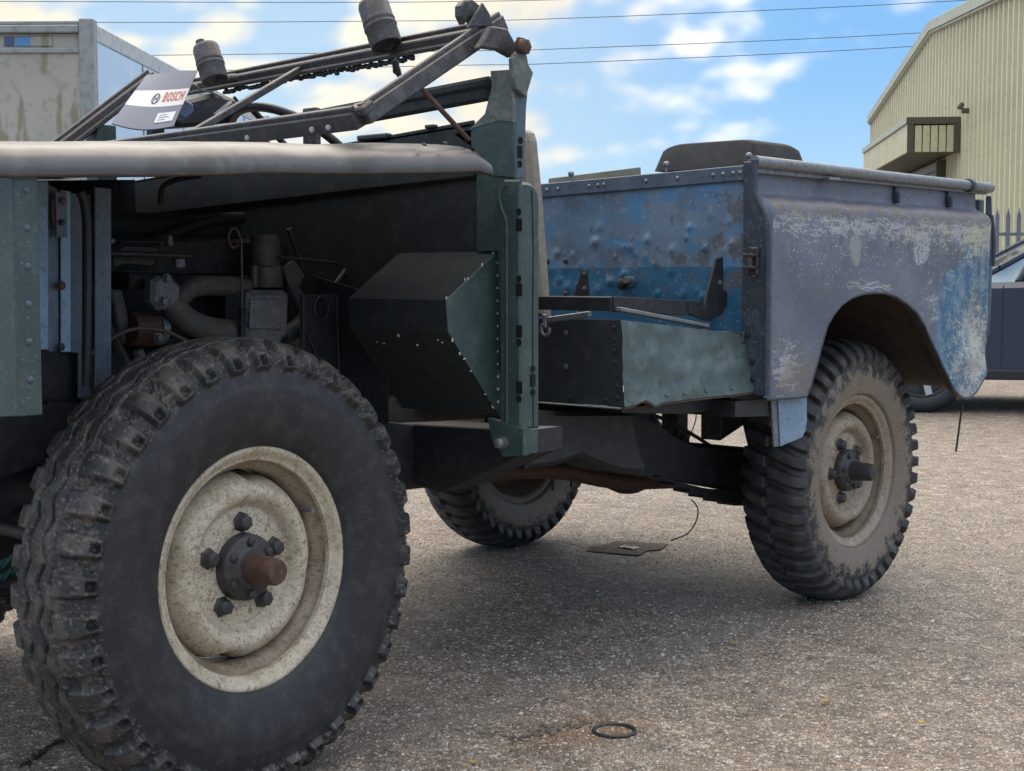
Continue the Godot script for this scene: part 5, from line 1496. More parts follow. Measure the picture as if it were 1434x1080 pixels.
# ------------------------------------------------------------------ sky
func sky_image() -> Image:
	var w := 2048
	var h := 1024
	var im := Image.create(w, h, false, Image.FORMAT_RGBF)
	var n1 := fnl(5.0, 411, 6)
	var n2 := fnl(17.0, 402, 5)
	var n3 := fnl(2.2, 403, 3)
	var sun := Vector3(0.617, 0.20, -0.766).normalized()
	im.fill_rect(Rect2i(0, h / 2, w, h / 2), Color(0.20, 0.18, 0.16))
	for j in range(0, h / 2 + 2):
		var el := (0.5 - (j + 0.5) / h) * PI
		var y := sin(el)
		var cy := cos(el)
		for i in w:
			var az := (i + 0.5) / w * TAU
			var d := Vector3(sin(az) * cy, y, -cos(az) * cy)
			var s := d.dot(sun)
			var near := smoothstep(0.93, 0.998, s)
			var t := clampf(y, 0.0, 1.0)
			var c := Color(0.335, 0.50, 0.62).lerp(Color(0.165, 0.345, 0.60), smoothstep(0.0, 0.17, t)).lerp(Color(0.11, 0.25, 0.52), smoothstep(0.17, 0.9, t))
			c = c.lerp(Color(0.47, 0.55, 0.58), near * 0.5)
			# clouds lie in streaks that tilt a little
			var q := Vector3(d.x, y * 2.4 - d.x * 0.25, d.z)
			var f := n1.get_noise_3dv(q) * 0.62 + n2.get_noise_3dv(q) * 0.5 + n3.get_noise_3dv(q) * 0.3
			var cover := lerpf(-0.24, 0.19, smoothstep(0.957, 0.994, s)) + 0.46 * smoothstep(0.14, 0.45, y) - 0.22 * smoothstep(0.10, 0.0, y)  # extra cloud cover overhead, out of view, added for fill light
			var a := smoothstep(-0.05, 0.36, f + cover)
			if a > 0.0:
				var dense := smoothstep(0.25, 0.8, f + cover * 0.6 - 0.1 * n2.get_noise_3dv(q * 1.7))
				var lit := Color(0.80, 0.785, 0.76).lerp(Color(0.60, 0.545, 0.43), smoothstep(0.95, 0.99, s))
				var thick := Color(0.50, 0.52, 0.55)
				var cc := lit.lerp(thick, dense * 0.6 * (1.0 - 0.35 * near))
				var g := 1.0 + 0.25 * pow(smoothstep(0.97, 1.0, s), 2.0)
				# unseen clouds overhead are brightened to add fill light
				g *= lerpf(1.0, 1.75, smoothstep(0.2, 0.7, y))
				cc = Color(cc.r * g, cc.g * g, cc.b * g)
				c = c.lerp(cc, a * 0.92)
			im.set_pixel(i, j, c)
	return im

# ------------------------------------------------------------------ ground
func steps(lo: float, hi: float, d: float, far: float) -> Array:
	var out := []
	var x := lo
	while x <= hi + 0.001:
		out.append(x); x += d
	var g := d
	while out[-1] < far:
		g *= 1.35
		out.append(out[-1] + g)
	g = d
	while out[0] > -far:
		g *= 1.35
		out.push_front(out[0] - g)
	return out

func ground_y(x: float, z: float, n: FastNoiseLite) -> float:
	var r := Vector2(x, z).length()
	return 0.004 * n.get_noise_2d(x, z) * (1.0 if r < 9.0 else 9.0 / r)

func ground() -> void:
	var xs := steps(-1.4, 5.0, 0.045, 420.0)
	var zs := steps(-2.6, 2.2, 0.045, 420.0)
	var n := fnl(0.8, 501, 4)
	var n2 := fnl(0.35, 502, 4)
	var n3 := fnl(5.0, 503, 4)
	var rows := []
	var cols := []
	for z in zs:
		var row := []
		var cr := []
		for x in xs:
			row.append(Vector3(x, ground_y(x, z, n) - 0.002, z))
			var k := 1.0 + 0.22 * n2.get_noise_2d(x, z) + 0.20 * n.get_noise_2d(x * 1.7 + 5.0, z * 1.7) + 0.10 * n3.get_noise_2d(x, z)
			var c := Color(k, k, k)
			# earth lying in the worn hollow round the iron ring
			var e: float = smoothstep(1.0, 0.3, Vector2((x - 0.70) / 0.26, (z - 0.93) / 0.13).length() + n3.get_noise_2d(x * 2.0, z * 2.0) * 0.5)
			c = c.lerp(Color(0.86, 0.70, 0.54), e * 0.85)
			cr.append(c)
		rows.append(row)
		cols.append(cr)
	var b := MB.new()
	b.grid(rows, Vector3.UP, [], cols)
	var size := 1024
	var cell := noise_bytes(size, 150, 511, "cell")
	var dist := noise_bytes(size, 150, 511, "dist")
	var cell2 := noise_bytes(size, 62, 512, "cell")
	var dist2 := noise_bytes(size, 62, 512, "dist")
	var fb := noise_bytes(size, 9, 513)
	var fine := noise_bytes(size, 260, 514)
	var data := PackedByteArray()
	data.resize(size * size * 3)
	var hd := PackedByteArray()
	hd.resize(size * size)
	var pal := [Color(0.27, 0.215, 0.165), Color(0.33, 0.268, 0.212), Color(0.215, 0.175, 0.14), Color(0.39, 0.325, 0.265), Color(0.29, 0.215, 0.155), Color(0.19, 0.145, 0.108), Color(0.52, 0.455, 0.385), Color(0.33, 0.265, 0.205)]
	var lut := []
	for i in 256:
		lut.append(pal[(i * 37) % 8].linear_to_srgb())
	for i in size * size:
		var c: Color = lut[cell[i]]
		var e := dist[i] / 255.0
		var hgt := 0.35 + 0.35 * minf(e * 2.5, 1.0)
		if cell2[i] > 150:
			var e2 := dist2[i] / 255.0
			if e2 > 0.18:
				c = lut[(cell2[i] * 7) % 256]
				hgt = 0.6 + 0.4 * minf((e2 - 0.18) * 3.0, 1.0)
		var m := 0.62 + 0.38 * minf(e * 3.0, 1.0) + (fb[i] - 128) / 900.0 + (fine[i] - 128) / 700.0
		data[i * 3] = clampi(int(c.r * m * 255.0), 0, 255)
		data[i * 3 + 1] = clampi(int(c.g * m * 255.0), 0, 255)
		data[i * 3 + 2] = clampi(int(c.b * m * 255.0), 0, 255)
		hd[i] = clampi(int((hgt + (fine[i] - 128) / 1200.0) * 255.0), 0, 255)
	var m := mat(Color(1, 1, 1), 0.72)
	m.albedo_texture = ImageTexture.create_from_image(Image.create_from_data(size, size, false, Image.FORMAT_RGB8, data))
	var hi := Image.create_from_data(size, size, false, Image.FORMAT_L8, hd)
	hi.convert(Image.FORMAT_RGBA8)
	hi.bump_map_to_normal_map(5.0)
	m.normal_enabled = true
	m.normal_texture = ImageTexture.create_from_image(hi)
	m.normal_scale = 0.8
	m.vertex_color_use_as_albedo = true
	m.uv1_triplanar = true
	m.uv1_world_triplanar = true
	m.uv1_scale = Vector3(0.83, 0.83, 0.83)
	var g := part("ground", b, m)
	tag(g, "weathered brown-grey tarmac yard", "", "", "structure")
	# loose grit and proud chippings
	var st := MB.new()
	rng.seed = 8
	var dirs := []
	for i in 9:
		dirs.append(Vector3(rng.randf_range(-1, 1), rng.randf_range(-0.6, 0.7), rng.randf_range(-1, 1)).normalized() * rng.randf_range(0.75, 1.1))
	var ring := []
	for i in 6:
		ring.append(Vector3(cos(TAU * i / 6.0), 0, sin(TAU * i / 6.0)) * rng.randf_range(0.75, 1.15))
	var top := []
	for i in 6:
		top.append(ring[i] * 0.55 + Vector3(0, rng.randf_range(0.45, 0.7), 0))
	for i in 6:
		var j := (i + 1) % 6
		st.quad(ring[i] + Vector3(0, -0.3, 0), ring[j] + Vector3(0, -0.3, 0), top[j], top[i], ring[i] + ring[j] + Vector3(0, 0.5, 0))
		st.flat(top[i], top[j], Vector3(0.05, 0.68, -0.04), Vector3.UP)
	var mm := MultiMesh.new()
	mm.transform_format = MultiMesh.TRANSFORM_3D
	mm.use_colors = true
	mm.mesh = st.mesh()
	var stones := [Color(0.26, 0.205, 0.16), Color(0.35, 0.29, 0.235), Color(0.5, 0.445, 0.38), Color(0.31, 0.22, 0.145), Color(0.15, 0.122, 0.1), Color(0.4, 0.315, 0.23), Color(0.58, 0.54, 0.48), Color(0.27, 0.235, 0.2)]
	var count := 210000
	mm.instance_count = count
	for i in count:
		var x: float
		var z: float
		if i < 160000:
			x = rng.randf_range(-0.9, 4.2); z = rng.randf_range(-2.2, 1.9)
		else:
			x = rng.randf_range(-1.0, 10.0); z = rng.randf_range(-6.0, 3.0)
		var r := 0.0013 + 0.0036 * pow(rng.randf(), 2.4)
		if i >= 160000:
			r *= 1.6
		var bs := Basis(Vector3.UP, rng.randf() * TAU) * Basis(Vector3.RIGHT, rng.randfn(0, 0.25))
		mm.set_instance_transform(i, Transform3D(bs.scaled(Vector3(r * rng.randf_range(0.8, 1.4), r * rng.randf_range(0.4, 0.9), r)), Vector3(x, ground_y(x, z, n) - 0.002, z)))
		mm.set_instance_color(i, stones[rng.randi() % 8] if rng.randf() > 0.05 else Color(0.5, 0.48, 0.45))
	var mi := MultiMeshInstance3D.new()
	mi.name = "grit"
	mi.multimesh = mm
	var gm := mat(Color(1, 1, 1), 0.5)
	gm.vertex_color_use_as_albedo = true
	mi.material_override = gm
	add_child(mi)
	tag(mi, "loose chippings and grit bedded in the tarmac", "gravel", "", "stuff")

# ------------------------------------------------------------------ small things in and around the car
func oriented(a: Vector3, b: Vector3, c: Vector3, u: float, v: float) -> Vector3:
	return a + (b - a) * u + (c - a) * v

func small_things() -> void:
	# curved printed plastic sheet lying on the folded screen
	var s := node("plastic_cover")
	tag(s, "curved grey and white plastic cover with red lettering on the folded windscreen frame", "cover")
	var tl := Vector3(0.6207, 1.4691, -0.4700)
	var trr := Vector3(0.7321, 1.4871, -0.4000)
	var bl := Vector3(0.4183, 1.3215, -0.3300)
	var br := trr + bl - tl
	br = Vector3(0.5652, 1.3223, -0.2800)
	var at := func(u: float, v: float, lift: float) -> Vector3:
		var p := tl.lerp(trr, u).lerp(bl.lerp(br, u), v)
		var nrm := (trr - tl).cross(bl - tl).normalized()
		if nrm.z < 0:
			nrm = -nrm
		return p + nrm * (0.03 * sin(u * PI) * 0.6 + lift) + Vector3(0, -0.028 * sin(u * PI), 0) * (0.5 + 0.5 * v)
	var bandm := [M.card_dark, M.card_white, M.card_dark]
	var vs := [0.0, 0.33, 0.62, 1.0]
	for k in 3:
		var b := MB.new()
		for lift in [0.0, -0.003]:
			var rows := []
			for i in 7:
				var row := []
				for j in 21:
					row.append(at.call(j / 20.0, lerpf(vs[k], vs[k + 1], i / 6.0), lift))
				rows.append(row)
			b.grid(rows, Vector3(-0.4, 0.3, 0.8) * (1.0 if lift == 0.0 else -1.0))
		part("printed_band", b, bandm[k], s)
	# white sticker and lettering
	var sb := MB.new()
	var srows := []
	for i in 3:
		var row := []
		for j in 7:
			row.append(at.call(lerpf(0.64, 0.94, j / 6.0), lerpf(0.74, 0.9, i / 2.0), 0.0012))
		srows.append(row)
	sb.grid(srows, Vector3(-0.4, 0.3, 0.8))
	part("sticker", sb, M.card_sticker, s)
	var font := SystemFont.new()
	font.font_names = PackedStringArray(["Droid Sans"])
	font.font_weight = 700
	for word in [["BOSCH", 0.60, 0.95, 0.38, 0.54, M.red_print]]:
		var tm := TextMesh.new()
		tm.text = word[0]
		tm.font = font
		tm.font_size = 32
		tm.pixel_size = 0.01
		tm.depth = 0.0
		var arr := tm.surface_get_arrays(0) if tm.get_surface_count() else []
		if arr:
			var vv: PackedVector3Array = arr[Mesh.ARRAY_VERTEX]
			var ii: PackedInt32Array = arr[Mesh.ARRAY_INDEX]
			var box := tm.get_aabb()
			var lb := MB.new()
			for q in range(0, ii.size(), 3):
				var tri := []
				for e in 3:
					var p := vv[ii[q + e]]
					var u: float = lerpf(word[1], word[2], (p.x - box.position.x) / box.size.x)
					var v: float = lerpf(word[4], word[3], (p.y - box.position.y) / box.size.y)
					tri.append(at.call(u, v, 0.0012))
				lb.flat(tri[0], tri[1], tri[2], Vector3(-0.4, 0.3, 0.8))
			part("lettering", lb, word[5], s)
	# the round maker's emblem: ring with an armature inside
	var eb := MB.new()
	var ring := []
	for i in 25:
		var t := TAU * i / 24.0
		ring.append(at.call(0.47 + cos(t) * 0.06, 0.485 + sin(t) * 0.085, 0.001))
	eb.tube(ring, 0.0012, 5, false)
	for du in [-0.028, 0.028]:
		eb.tube([at.call(0.47 + du, 0.42, 0.001), at.call(0.47 + du, 0.55, 0.001)], 0.0012, 5)
	eb.tube([at.call(0.442, 0.485, 0.001), at.call(0.498, 0.485, 0.001)], 0.0012, 5)
	part("emblem", eb, M.card_dark, s)
	for i in 3:
		var lb := MB.new()
		lb.tube([at.call(0.68, 0.78 + i * 0.04, 0.0016), at.call(0.80 + 0.05 * (i % 2), 0.78 + i * 0.04, 0.0016)], 0.0007, 4)
		part("sticker_print", lb, M.card_dark, s)
	# blue-grey plug box and the dark heater unit behind it
	var pb := MB.new()
	pb.prism([Vector2(0.6603, 1.3920), Vector2(0.6876, 1.4109), Vector2(0.7191, 1.3970), Vector2(0.7211, 1.3786), Vector2(0.6911, 1.3559), Vector2(0.6554, 1.3733)], "z", -0.44, -0.40, 0.004)
	tag(part("plug_box", pb, M.card_blue), "small blue-grey plastic box wedged beside the printed cover", "box")
	var hb := MB.new()
	hb.prism([Vector2(0.6968, 1.3771), Vector2(0.7410, 1.4145), Vector2(0.8306, 1.4414), Vector2(0.9152, 1.4335), Vector2(0.9318, 1.3922), Vector2(0.8775, 1.3647), Vector2(0.7935, 1.3507), Vector2(0.7167, 1.3413), Vector2(0.6986, 1.3512)], "z", -0.58, -0.46, 0.01)
	var heater := part("heater_unit", hb, M.heater)
	tag(heater, "dark rusty heater casing lying under the windscreen frame", "heater")
	var tb := MB.new()
	tb.bar(Vector3(0.8282, 1.3836, -0.4550), Vector3(0.8793, 1.4204, -0.4550), 0.006, 0.022, Vector3(0, 0, 1), 0.001)
	part("white_tag", tb, M.card_white, heater)
	one_tube(smooth_path([Vector3(0.6519, 1.4343, -0.3000), Vector3(0.6672, 1.4213, -0.3000), Vector3(0.6942, 1.4202, -0.3000), Vector3(0.7190, 1.4133, -0.3000), Vector3(0.7349, 1.4056, -0.3000)], 5), 0.003, "wire", M.galv, heater, 6)
	one_tube(smooth_path([Vector3(0.6123, 1.3128, -0.3300), Vector3(0.6951, 1.3314, -0.3300), Vector3(0.7527, 1.3578, -0.3300), Vector3(0.8117, 1.3923, -0.3300), Vector3(0.7956, 1.4188, -0.3300)], 5), 0.004, "cable", M.cable, heater, 6)
	# support post under the frame at the far side
	one_box(Vector3(0.6680, 1.3272, -0.5000), Vector3(0.04, 0.1, 0.03), "bonnet_prop", M.black, V)
	one_box(Vector3(0.8000, 1.3076, -0.0275), Vector3(0.02, 0.12, 0.05), "dash_post", M.frame, V)
	# seat squab thrown in the tub
	var sq := MB.new()
	var rows := []
	for i in 15:
		var row := []
		for j in 29:
			var u := j / 28.0 * 2.0 - 1.0
			var v := i / 14.0 * 2.0 - 1.0
			var hz := (1.0 - pow(absf(u), 9.0)) * (1.0 - pow(absf(v), 9.0))
			var taper := 1.0 - 0.05 * smoothstep(0.0, 1.0, hz)
			row.append(Vector3(1.69 + v * 0.13 * taper, 1.226 + 0.074 * pow(maxf(hz, 0.0), 0.33), 0.632 + u * 0.155 * taper))
		rows.append(row)
	sq.grid(rows, Vector3.UP)
	sq.box(Vector3(1.69, 1.094, 0.632), Vector3(0.25, 0.266, 0.30), 0.02)
	tag(part("seat_squab", sq, M.vinyl), "dark grey padded seat squab standing in the front corner of the rear tub", "seat")
	# bent greenish sheet in the tub beside it
	var gs := MB.new()
	rows = []
	for i in 6:
		var row := []
		for j in 21:
			var u := j / 20.0
			row.append(Vector3(1.55 + i * 0.1, 1.214 - (0.8 - lerpf(0.08, 0.56, u)) * 0.03 + 0.024 * smoothstep(0.0, 0.25, u) * (1.0 - 0.25 * u) + 0.006 * sin(u * 5.0 + i), lerpf(0.08, 0.56, u)))
		rows.append(row)
	gs.grid(rows, Vector3.UP)
	gs.bar(Vector3(1.548, 1.207, 0.12), Vector3(1.548, 1.224, 0.44), 0.004, 0.03, Vector3.UP, 0.001)
	gs.box(Vector3(1.552, 0.965, 0.28), Vector3(0.003, 0.51, 0.3), 0.001)
	tag(part("bent_panel", gs, M.olive), "bent dusty olive sheet propped in the tub beside the seat squab", "panel")
	# tan seat back standing behind the door pillar
	var sb2 := MB.new()
	sb2.prism([Vector2(0.14, 0.85), Vector2(0.48, 0.85), Vector2(0.45, 1.15), Vector2(0.433, 1.28), Vector2(0.425, 1.30), Vector2(0.411, 1.308), Vector2(0.22, 1.308), Vector2(0.20, 1.30), Vector2(0.17, 1.15)], "x", 1.09, 1.14, 0.012)
	tag(part("seat_cushion", sb2, M.seat_tan), "tan seat back standing on the seat box behind the door pillar", "seat back")
	# teal tow rope tied at the front axle
	var rp := node("tow_rope")
	tag(rp, "twisted teal rope tied round the front axle at the left edge", "rope")
	for k in 2:
		for str_ in 3:
			var line := []
			for i in 60:
				var t := i / 59.0
				var p := Vector3(-0.24, 0.46 - k * 0.016, 0.40).lerp(Vector3(-0.62, 0.375 - k * 0.05, 0.42), t)
				p.y -= 0.02 * sin(t * PI)
				var a := t * 40.0 + TAU * str_ / 3.0
				line.append(p + Vector3(0, cos(a), sin(a)) * 0.0045)
			one_tube(line, 0.0045, "strand", M.rope, rp, 6)
	# iron ring let into the tarmac
	var rg := MB.new()
	rg.tube(arc(Vector3(0.737, -0.0005, 0.983), Vector3(0.044, 0, 0), Vector3(0, 0, 0.044), 0, TAU, 40), 0.0042, 8, false)
	tag(part("iron_ring", rg, M.steel), "round iron ring sunk in the worn tarmac in the foreground", "ring")
	# rubble left standing along the broken edge beside the ring
	var rub := MB.new()
	rng.seed = 57
	for i in 130:
		var t := rng.randf()
		var p := Vector3(0.56, 0, 0.845).lerp(Vector3(0.745, 0, 0.925), t) + Vector3(rng.randfn(0, 0.02), 0, rng.randfn(0, 0.012) + 0.012 * sin(t * 7.0))
		var r := rng.randf_range(0.001, 0.004) * (0.5 + sin(t * PI))
		rub.box(p, Vector3(r * 2.2, r * 1.6, r * 2.0), r * 0.5, Basis(Vector3(rng.randf() + 0.1, rng.randf(), rng.randf()).normalized(), rng.randf() * 3.0))
	tag(part("rubble", rub, M.rubble), "line of dark broken chippings beside the iron ring", "rubble", "", "stuff")
	# flat dark plate with silver foil lying on it, under the car
	var pl := MB.new()
	pl.prism([Vector2(2.30, -0.34), Vector2(2.37, -0.385), Vector2(2.44, -0.37), Vector2(2.53, -0.39), Vector2(2.56, -0.30), Vector2(2.60, -0.21), Vector2(2.5, -0.17), Vector2(2.44, -0.19), Vector2(2.36, -0.16), Vector2(2.33, -0.25)], "y", -0.001, 0.002, 0.0005)
	tag(part("rubber_mat", pl, M.scrap), "ragged flat dark scrap lying on the tarmac between the rear wheels", "scrap")
	var fo := MB.new()
	rng.seed = 71
	rows = []
	for i in 6:
		var row := []
		for j in 9:
			row.append(Vector3(2.42 + i * 0.008, 0.003 + rng.randf() * 0.007, -0.30 + j * 0.009))
		rows.append(row)
	fo.grid(rows, Vector3.UP)
	tag(part("foil_scrap", fo, M.foil), "crumpled silver foil on the dark scrap under the car", "foil")
	# fallen leaves
	var spots := [[Vector3(0.3820, -0.0000, 0.9108), "small yellow leaf on the tarmac near the bottom edge"], [Vector3(1.2083, 0.0000, 1.2111), "yellow leaf lying far right of the iron ring"], [Vector3(1.5265, 0.0000, 0.7654), "tiny yellow leaf between iron ring and rear wheel"], [Vector3(1.2018, 0.0000, 1.4455), "yellowish leaf in the lower right corner"]]
	for i in spots.size():
		var lf := MB.new()
		var c: Vector3 = spots[i][0] + Vector3(0, 0.004, 0)
		var a := i * 1.3
		var x := Vector3(cos(a), 0, sin(a))
		var z := Vector3(-sin(a), 0, cos(a))
		var lr := []
		for q in 5:
			var t := q / 4.0
			var w := 0.006 * sin(t * PI) + 0.0005
			lr.append([c + x * (t - 0.5) * 0.022 - z * w + Vector3(0, 0.002, 0), c + x * (t - 0.5) * 0.022, c + x * (t - 0.5) * 0.022 + z * w + Vector3(0, 0.002, 0)])
		lf.grid(lr, Vector3.UP)
		tag(part("leaf", lf, M.leaf), spots[i][1], "leaf", "fallen leaves")
	# moss growing along a crack by the front tyre
	var mo := MB.new()
	rng.seed = 33
	var c0 := Vector3(-0.2090, 0.0000, 0.2583)
	var c1 := Vector3(-0.0159, -0.0000, 0.1432)
	for i in 160:
		var t := rng.randf()
		var p := c0.lerp(c1, t) + Vector3(rng.randfn(0, 0.004), 0, rng.randfn(0, 0.004)) + Vector3(0.006 * sin(t * 9.0), 0, 0)
		var r := rng.randf_range(0.0015, 0.0045)
		mo.ball(p, Vector3(r, r * 0.6, r), 6, 4)
	tag(part("moss", mo, M.moss), "dark moss filling a crack beside the front tyre", "moss", "", "stuff")

# ------------------------------------------------------------------ background
func cabin() -> void:
	var k := node("site_cabin", self, Vector3(3.842, 0, -5.624), atan2(0.64, 0.77))
	tag(k, "dirty cream and pale blue portable cabin behind the front of the vehicle", "cabin")
	# local x runs along the pale blue side, local -z is the cream end's width
	var L := 6.0
	var W := 2.5
	# cabin body: end wall (towards -x) and side wall
	var rot := MB.new()
	rot.prism([Vector2(-W + 0.05, 0.12), Vector2(-0.05, 0.12), Vector2(-0.05, 2.38), Vector2(-W + 0.05, 2.38)], "x", 0.02, 0.06, 0.002)
	part("end_wall", rot, M.cabin_cream, k)
	for i in 5:
		one_box(Vector3(0.62 + i * 1.18, 1.29, -0.03), Vector3(1.165, 2.34, 0.03), "side_panel", M.cabin_blue, k, 0.004)
	for i in 6:
		one_box(Vector3(0.03 + i * 1.18, 1.29, -0.014), Vector3(0.014, 2.34, 0.012), "panel_joint", M.cabin_joint, k, 0.001)
	one_box(Vector3(L * 0.5, 1.22, -W + 0.03), Vector3(L - 0.1, 2.28, 0.03), "side_panel", M.cabin_blue, k)
	one_box(Vector3(L - 0.04, 1.22, -W * 0.5), Vector3(0.03, 2.28, W - 0.1), "end_wall", M.cabin_cream, k)
	for p in [Vector3(0, 0, 0), Vector3(L, 0, 0), Vector3(0, 0, -W), Vector3(L, 0, -W)]:
		one_box(Vector3(clampf(p.x, 0.045, L - 0.045), 1.30, clampf(p.z, -W + 0.045, -0.045)), Vector3(0.094, 2.585, 0.094), "corner_post", M.cabin_post, k, 0.006)
	for z in [-0.04, -W + 0.04]:
		one_box(Vector3(L * 0.5, 2.52, z), Vector3(L - 0.19, 0.11, 0.05), "roof_rail", M.cabin_rail, k, 0.006)
		one_box(Vector3(L * 0.5, 0.07, z), Vector3(L - 0.19, 0.14, 0.07), "base_rail", M.cabin_post, k, 0.006)
	for x in [0.04, L - 0.04]:
		one_box(Vector3(x, 2.53, -W * 0.5), Vector3(0.06, 0.05, W - 0.19), "roof_rail", M.cabin_post, k, 0.006)
		one_box(Vector3(x, 2.39, -W * 0.5), Vector3(0.07, 0.03, W - 0.19), "roof_rail", M.cabin_post, k, 0.004)
		one_box(Vector3(x, 0.07, -W * 0.5), Vector3(0.06, 0.14, W - 0.19), "base_rail", M.cabin_post, k, 0.006)
	# strip of blue and white labels in the top rail
	one_box(Vector3(0.055, 2.455, -W * 0.5), Vector3(0.01, 0.095, W - 0.2), "label_recess", M.cabin_cream, k, 0.001)
	for q in [[-0.28, 0.14, 0], [-0.42, 0.1, 1], [-0.53, 0.06, 2], [-0.68, 0.16, 1], [-0.9, 0.2, 2]]:
		one_box(Vector3(0.046, 2.455, q[0] - q[1] * 0.5), Vector3(0.006, 0.06, q[1]), "label_plate", [M.cabin_cream, M.print_blue, M.print_navy][q[2]], k, 0.001)
	one_box(Vector3(L * 0.5, 2.575, -W * 0.5), Vector3(L - 0.1, 0.02, W - 0.1), "roof", M.cabin_post, k)

func warehouse() -> void:
	# local x along the gable wall from the near eave to the far eave, local +z out of the wall
	var ridge := Vector3(32.345, 0, -13.722)
	var far := Vector3(42.219, 0, -20.608)
	var half := ridge.distance_to(far)
	var dir := (far - ridge).normalized()
	var near := ridge - dir * half
	var k := node("warehouse", self, near, atan2(-dir.z, dir.x))
	# local z must point to the viewer's side
	tag(k, "tall beige corrugated metal warehouse with a shallow gable and boxed canopy", "building")
	var E := 5.85
	var R := 6.84
	var up := -1.0   # the outer face looks to local -z
	var ht := func(x: float) -> float:
		return lerpf(E, R, 1.0 - absf(x - half) / half)
	# cladding of trapezoidal ribs
	var pitch := 0.45
	var sheets := int(2.0 * half / (pitch * 4.0)) + 1
	for s in sheets:
		var b := MB.new()
		for r in 4:
			var x0 := (s * 4 + r) * pitch
			if x0 > 2.0 * half - 0.05:
				continue
			var xs := [x0, x0 + 0.13, x0 + 0.17, x0 + 0.28, x0 + 0.32, x0 + pitch]
			var zs := [0.0, 0.0, up * 0.06, up * 0.06, 0.0, 0.0]
			for i in 5:
				var xa := minf(xs[i], 2 * half)
				var xb := minf(xs[i + 1], 2 * half)
				var lo := 0.0
				var canx := xa > half - 3.5 and xb < half + 3.2
				b.quad(Vector3(xa, lo, zs[i]), Vector3(xb, lo, zs[i + 1]), Vector3(xb, ht.call(xb), zs[i + 1]), Vector3(xa, ht.call(xa), zs[i]), Vector3(0, 0, up))
				if not canx:
					pass
		if b.v.size():
			part("cladding_sheet", b, M.clad, k)
	# verge trims
	for sd in [0, 1]:
		var b := MB.new()
		var a0 := Vector3(0.0 if sd == 0 else 2 * half, E + 0.05, up * 0.09)
		var a1 := Vector3(half, R + 0.05, up * 0.09)
		b.bar(a0, a1, 0.14, 0.24, Vector3.UP, 0.01)
		b.bar(a0 + Vector3(0, -0.15, -up * 0.02), a1 + Vector3(0, -0.15, -up * 0.02), 0.12, 0.04, Vector3.UP, 0.005)
		part("verge_trim", b, M.clad_trim, k)
		# roof slope
		b = MB.new()
		var o := Vector3(0, 0.12, 0)
		var bk := Vector3(0, 0, -up * 30.0)
		b.quad(a0 + o, a1 + o, a1 + o + bk, a0 + o + bk, Vector3.UP)
		b.quad(a0 + o * 0.5, a1 + o * 0.5, a1 + o * 0.5 + bk, a0 + o * 0.5 + bk, Vector3.DOWN)
		part("roof", b, M.roof_grey, k)
		b = MB.new()
		b.box(Vector3(0.0 if sd == 0 else 2 * half, E * 0.5, -up * 15.0), Vector3(0.1, E, 29.8), 0.01)
		part("side_wall", b, M.clad, k)
	# canopy box on the gable
	var ca := 8.12      # local x of its near end, set below from the measured point
	var pnear := (Vector3(29.17, 0, -11.476) - near).dot(dir)
	ca = pnear
	var L := 8.1
	var P := 1.12
	var y0 := 3.60
	var y1 := 4.33
	for i in 28:
		var w := L / 28.0
		one_box(Vector3(ca + (i + 0.5) * w, (y0 + y1 - 0.12) * 0.5, up * P), Vector3(w - 0.03, y1 - y0 - 0.12, 0.05), "fascia_panel", M.clad, k, 0.012)
	for i in 5:
		var w := (P - 0.28) / 5.0
		one_box(Vector3(ca, (y0 + y1 - 0.16) * 0.5, up * (0.16 + (i + 0.5) * w)), Vector3(0.05, y1 - y0 - 0.16, w - 0.02), "end_panel", M.clad, k, 0.008)
		one_box(Vector3(ca + L, (y0 + y1 - 0.16) * 0.5, up * (0.16 + (i + 0.5) * w)), Vector3(0.05, y1 - y0 - 0.16, w - 0.02), "end_panel", M.clad, k, 0.008)
	one_box(Vector3(ca - 0.005, (y0 + y1) * 0.5 - 0.02, up * 0.10), Vector3(0.07, y1 - y0, 0.16), "corner_trim", M.trim_dark, k, 0.006)
	one_box(Vector3(ca - 0.005, (y0 + y1) * 0.5 - 0.02, up * (P - 0.04)), Vector3(0.07, y1 - y0, 0.14), "corner_trim", M.trim_dark, k, 0.006)
	one_box(Vector3(ca - 0.012, y1 - 0.06, up * P * 0.5), Vector3(0.08, 0.15, P + 0.1), "top_trim", M.trim_dark, k, 0.006)
	one_box(Vector3(ca + L * 0.5, y1 - 0.05, up * (P + 0.02)), Vector3(L + 0.06, 0.13, 0.09), "top_trim", M.clad_trim, k, 0.006)
	one_box(Vector3(ca + L * 0.5, y1 - 0.02, up * P * 0.5), Vector3(L, 0.03, P), "canopy_roof", M.roof_grey, k)
	one_box(Vector3(ca + L * 0.5, y0 + 0.03, up * P * 0.5), Vector3(L - 0.1, 0.03, P - 0.1), "canopy_soffit", M.trim_dark, k)
	# roller door beneath
	one_box(Vector3(ca + L * 0.5 + 0.6, 1.78, up * 0.1), Vector3(L - 2.4, 3.55, 0.1), "roller_door", M.trim_dark, k)
	for i in 16:
		one_box(Vector3(ca + L * 0.5 + 0.6, 0.15 + i * 0.22, up * 0.165), Vector3(L - 2.45, 0.17, 0.03), "door_slat", M.roof_grey, k, 0.01)
	for x in [ca + 1.7, ca + L - 0.6]:
		one_box(Vector3(x, 1.78, up * 0.16), Vector3(0.16, 3.55, 0.2), "door_jamb", M.trim_dark, k)
	# floodlight on its bracket
	var lp := (Vector3(28.315, 0, -10.879) - near).dot(dir)
	var fl := node("security_lamp", k)
	one_box(Vector3(lp, 4.36, up * 0.12), Vector3(0.16, 0.1, 0.16), "bracket", M.trim_dark, fl, 0.02)
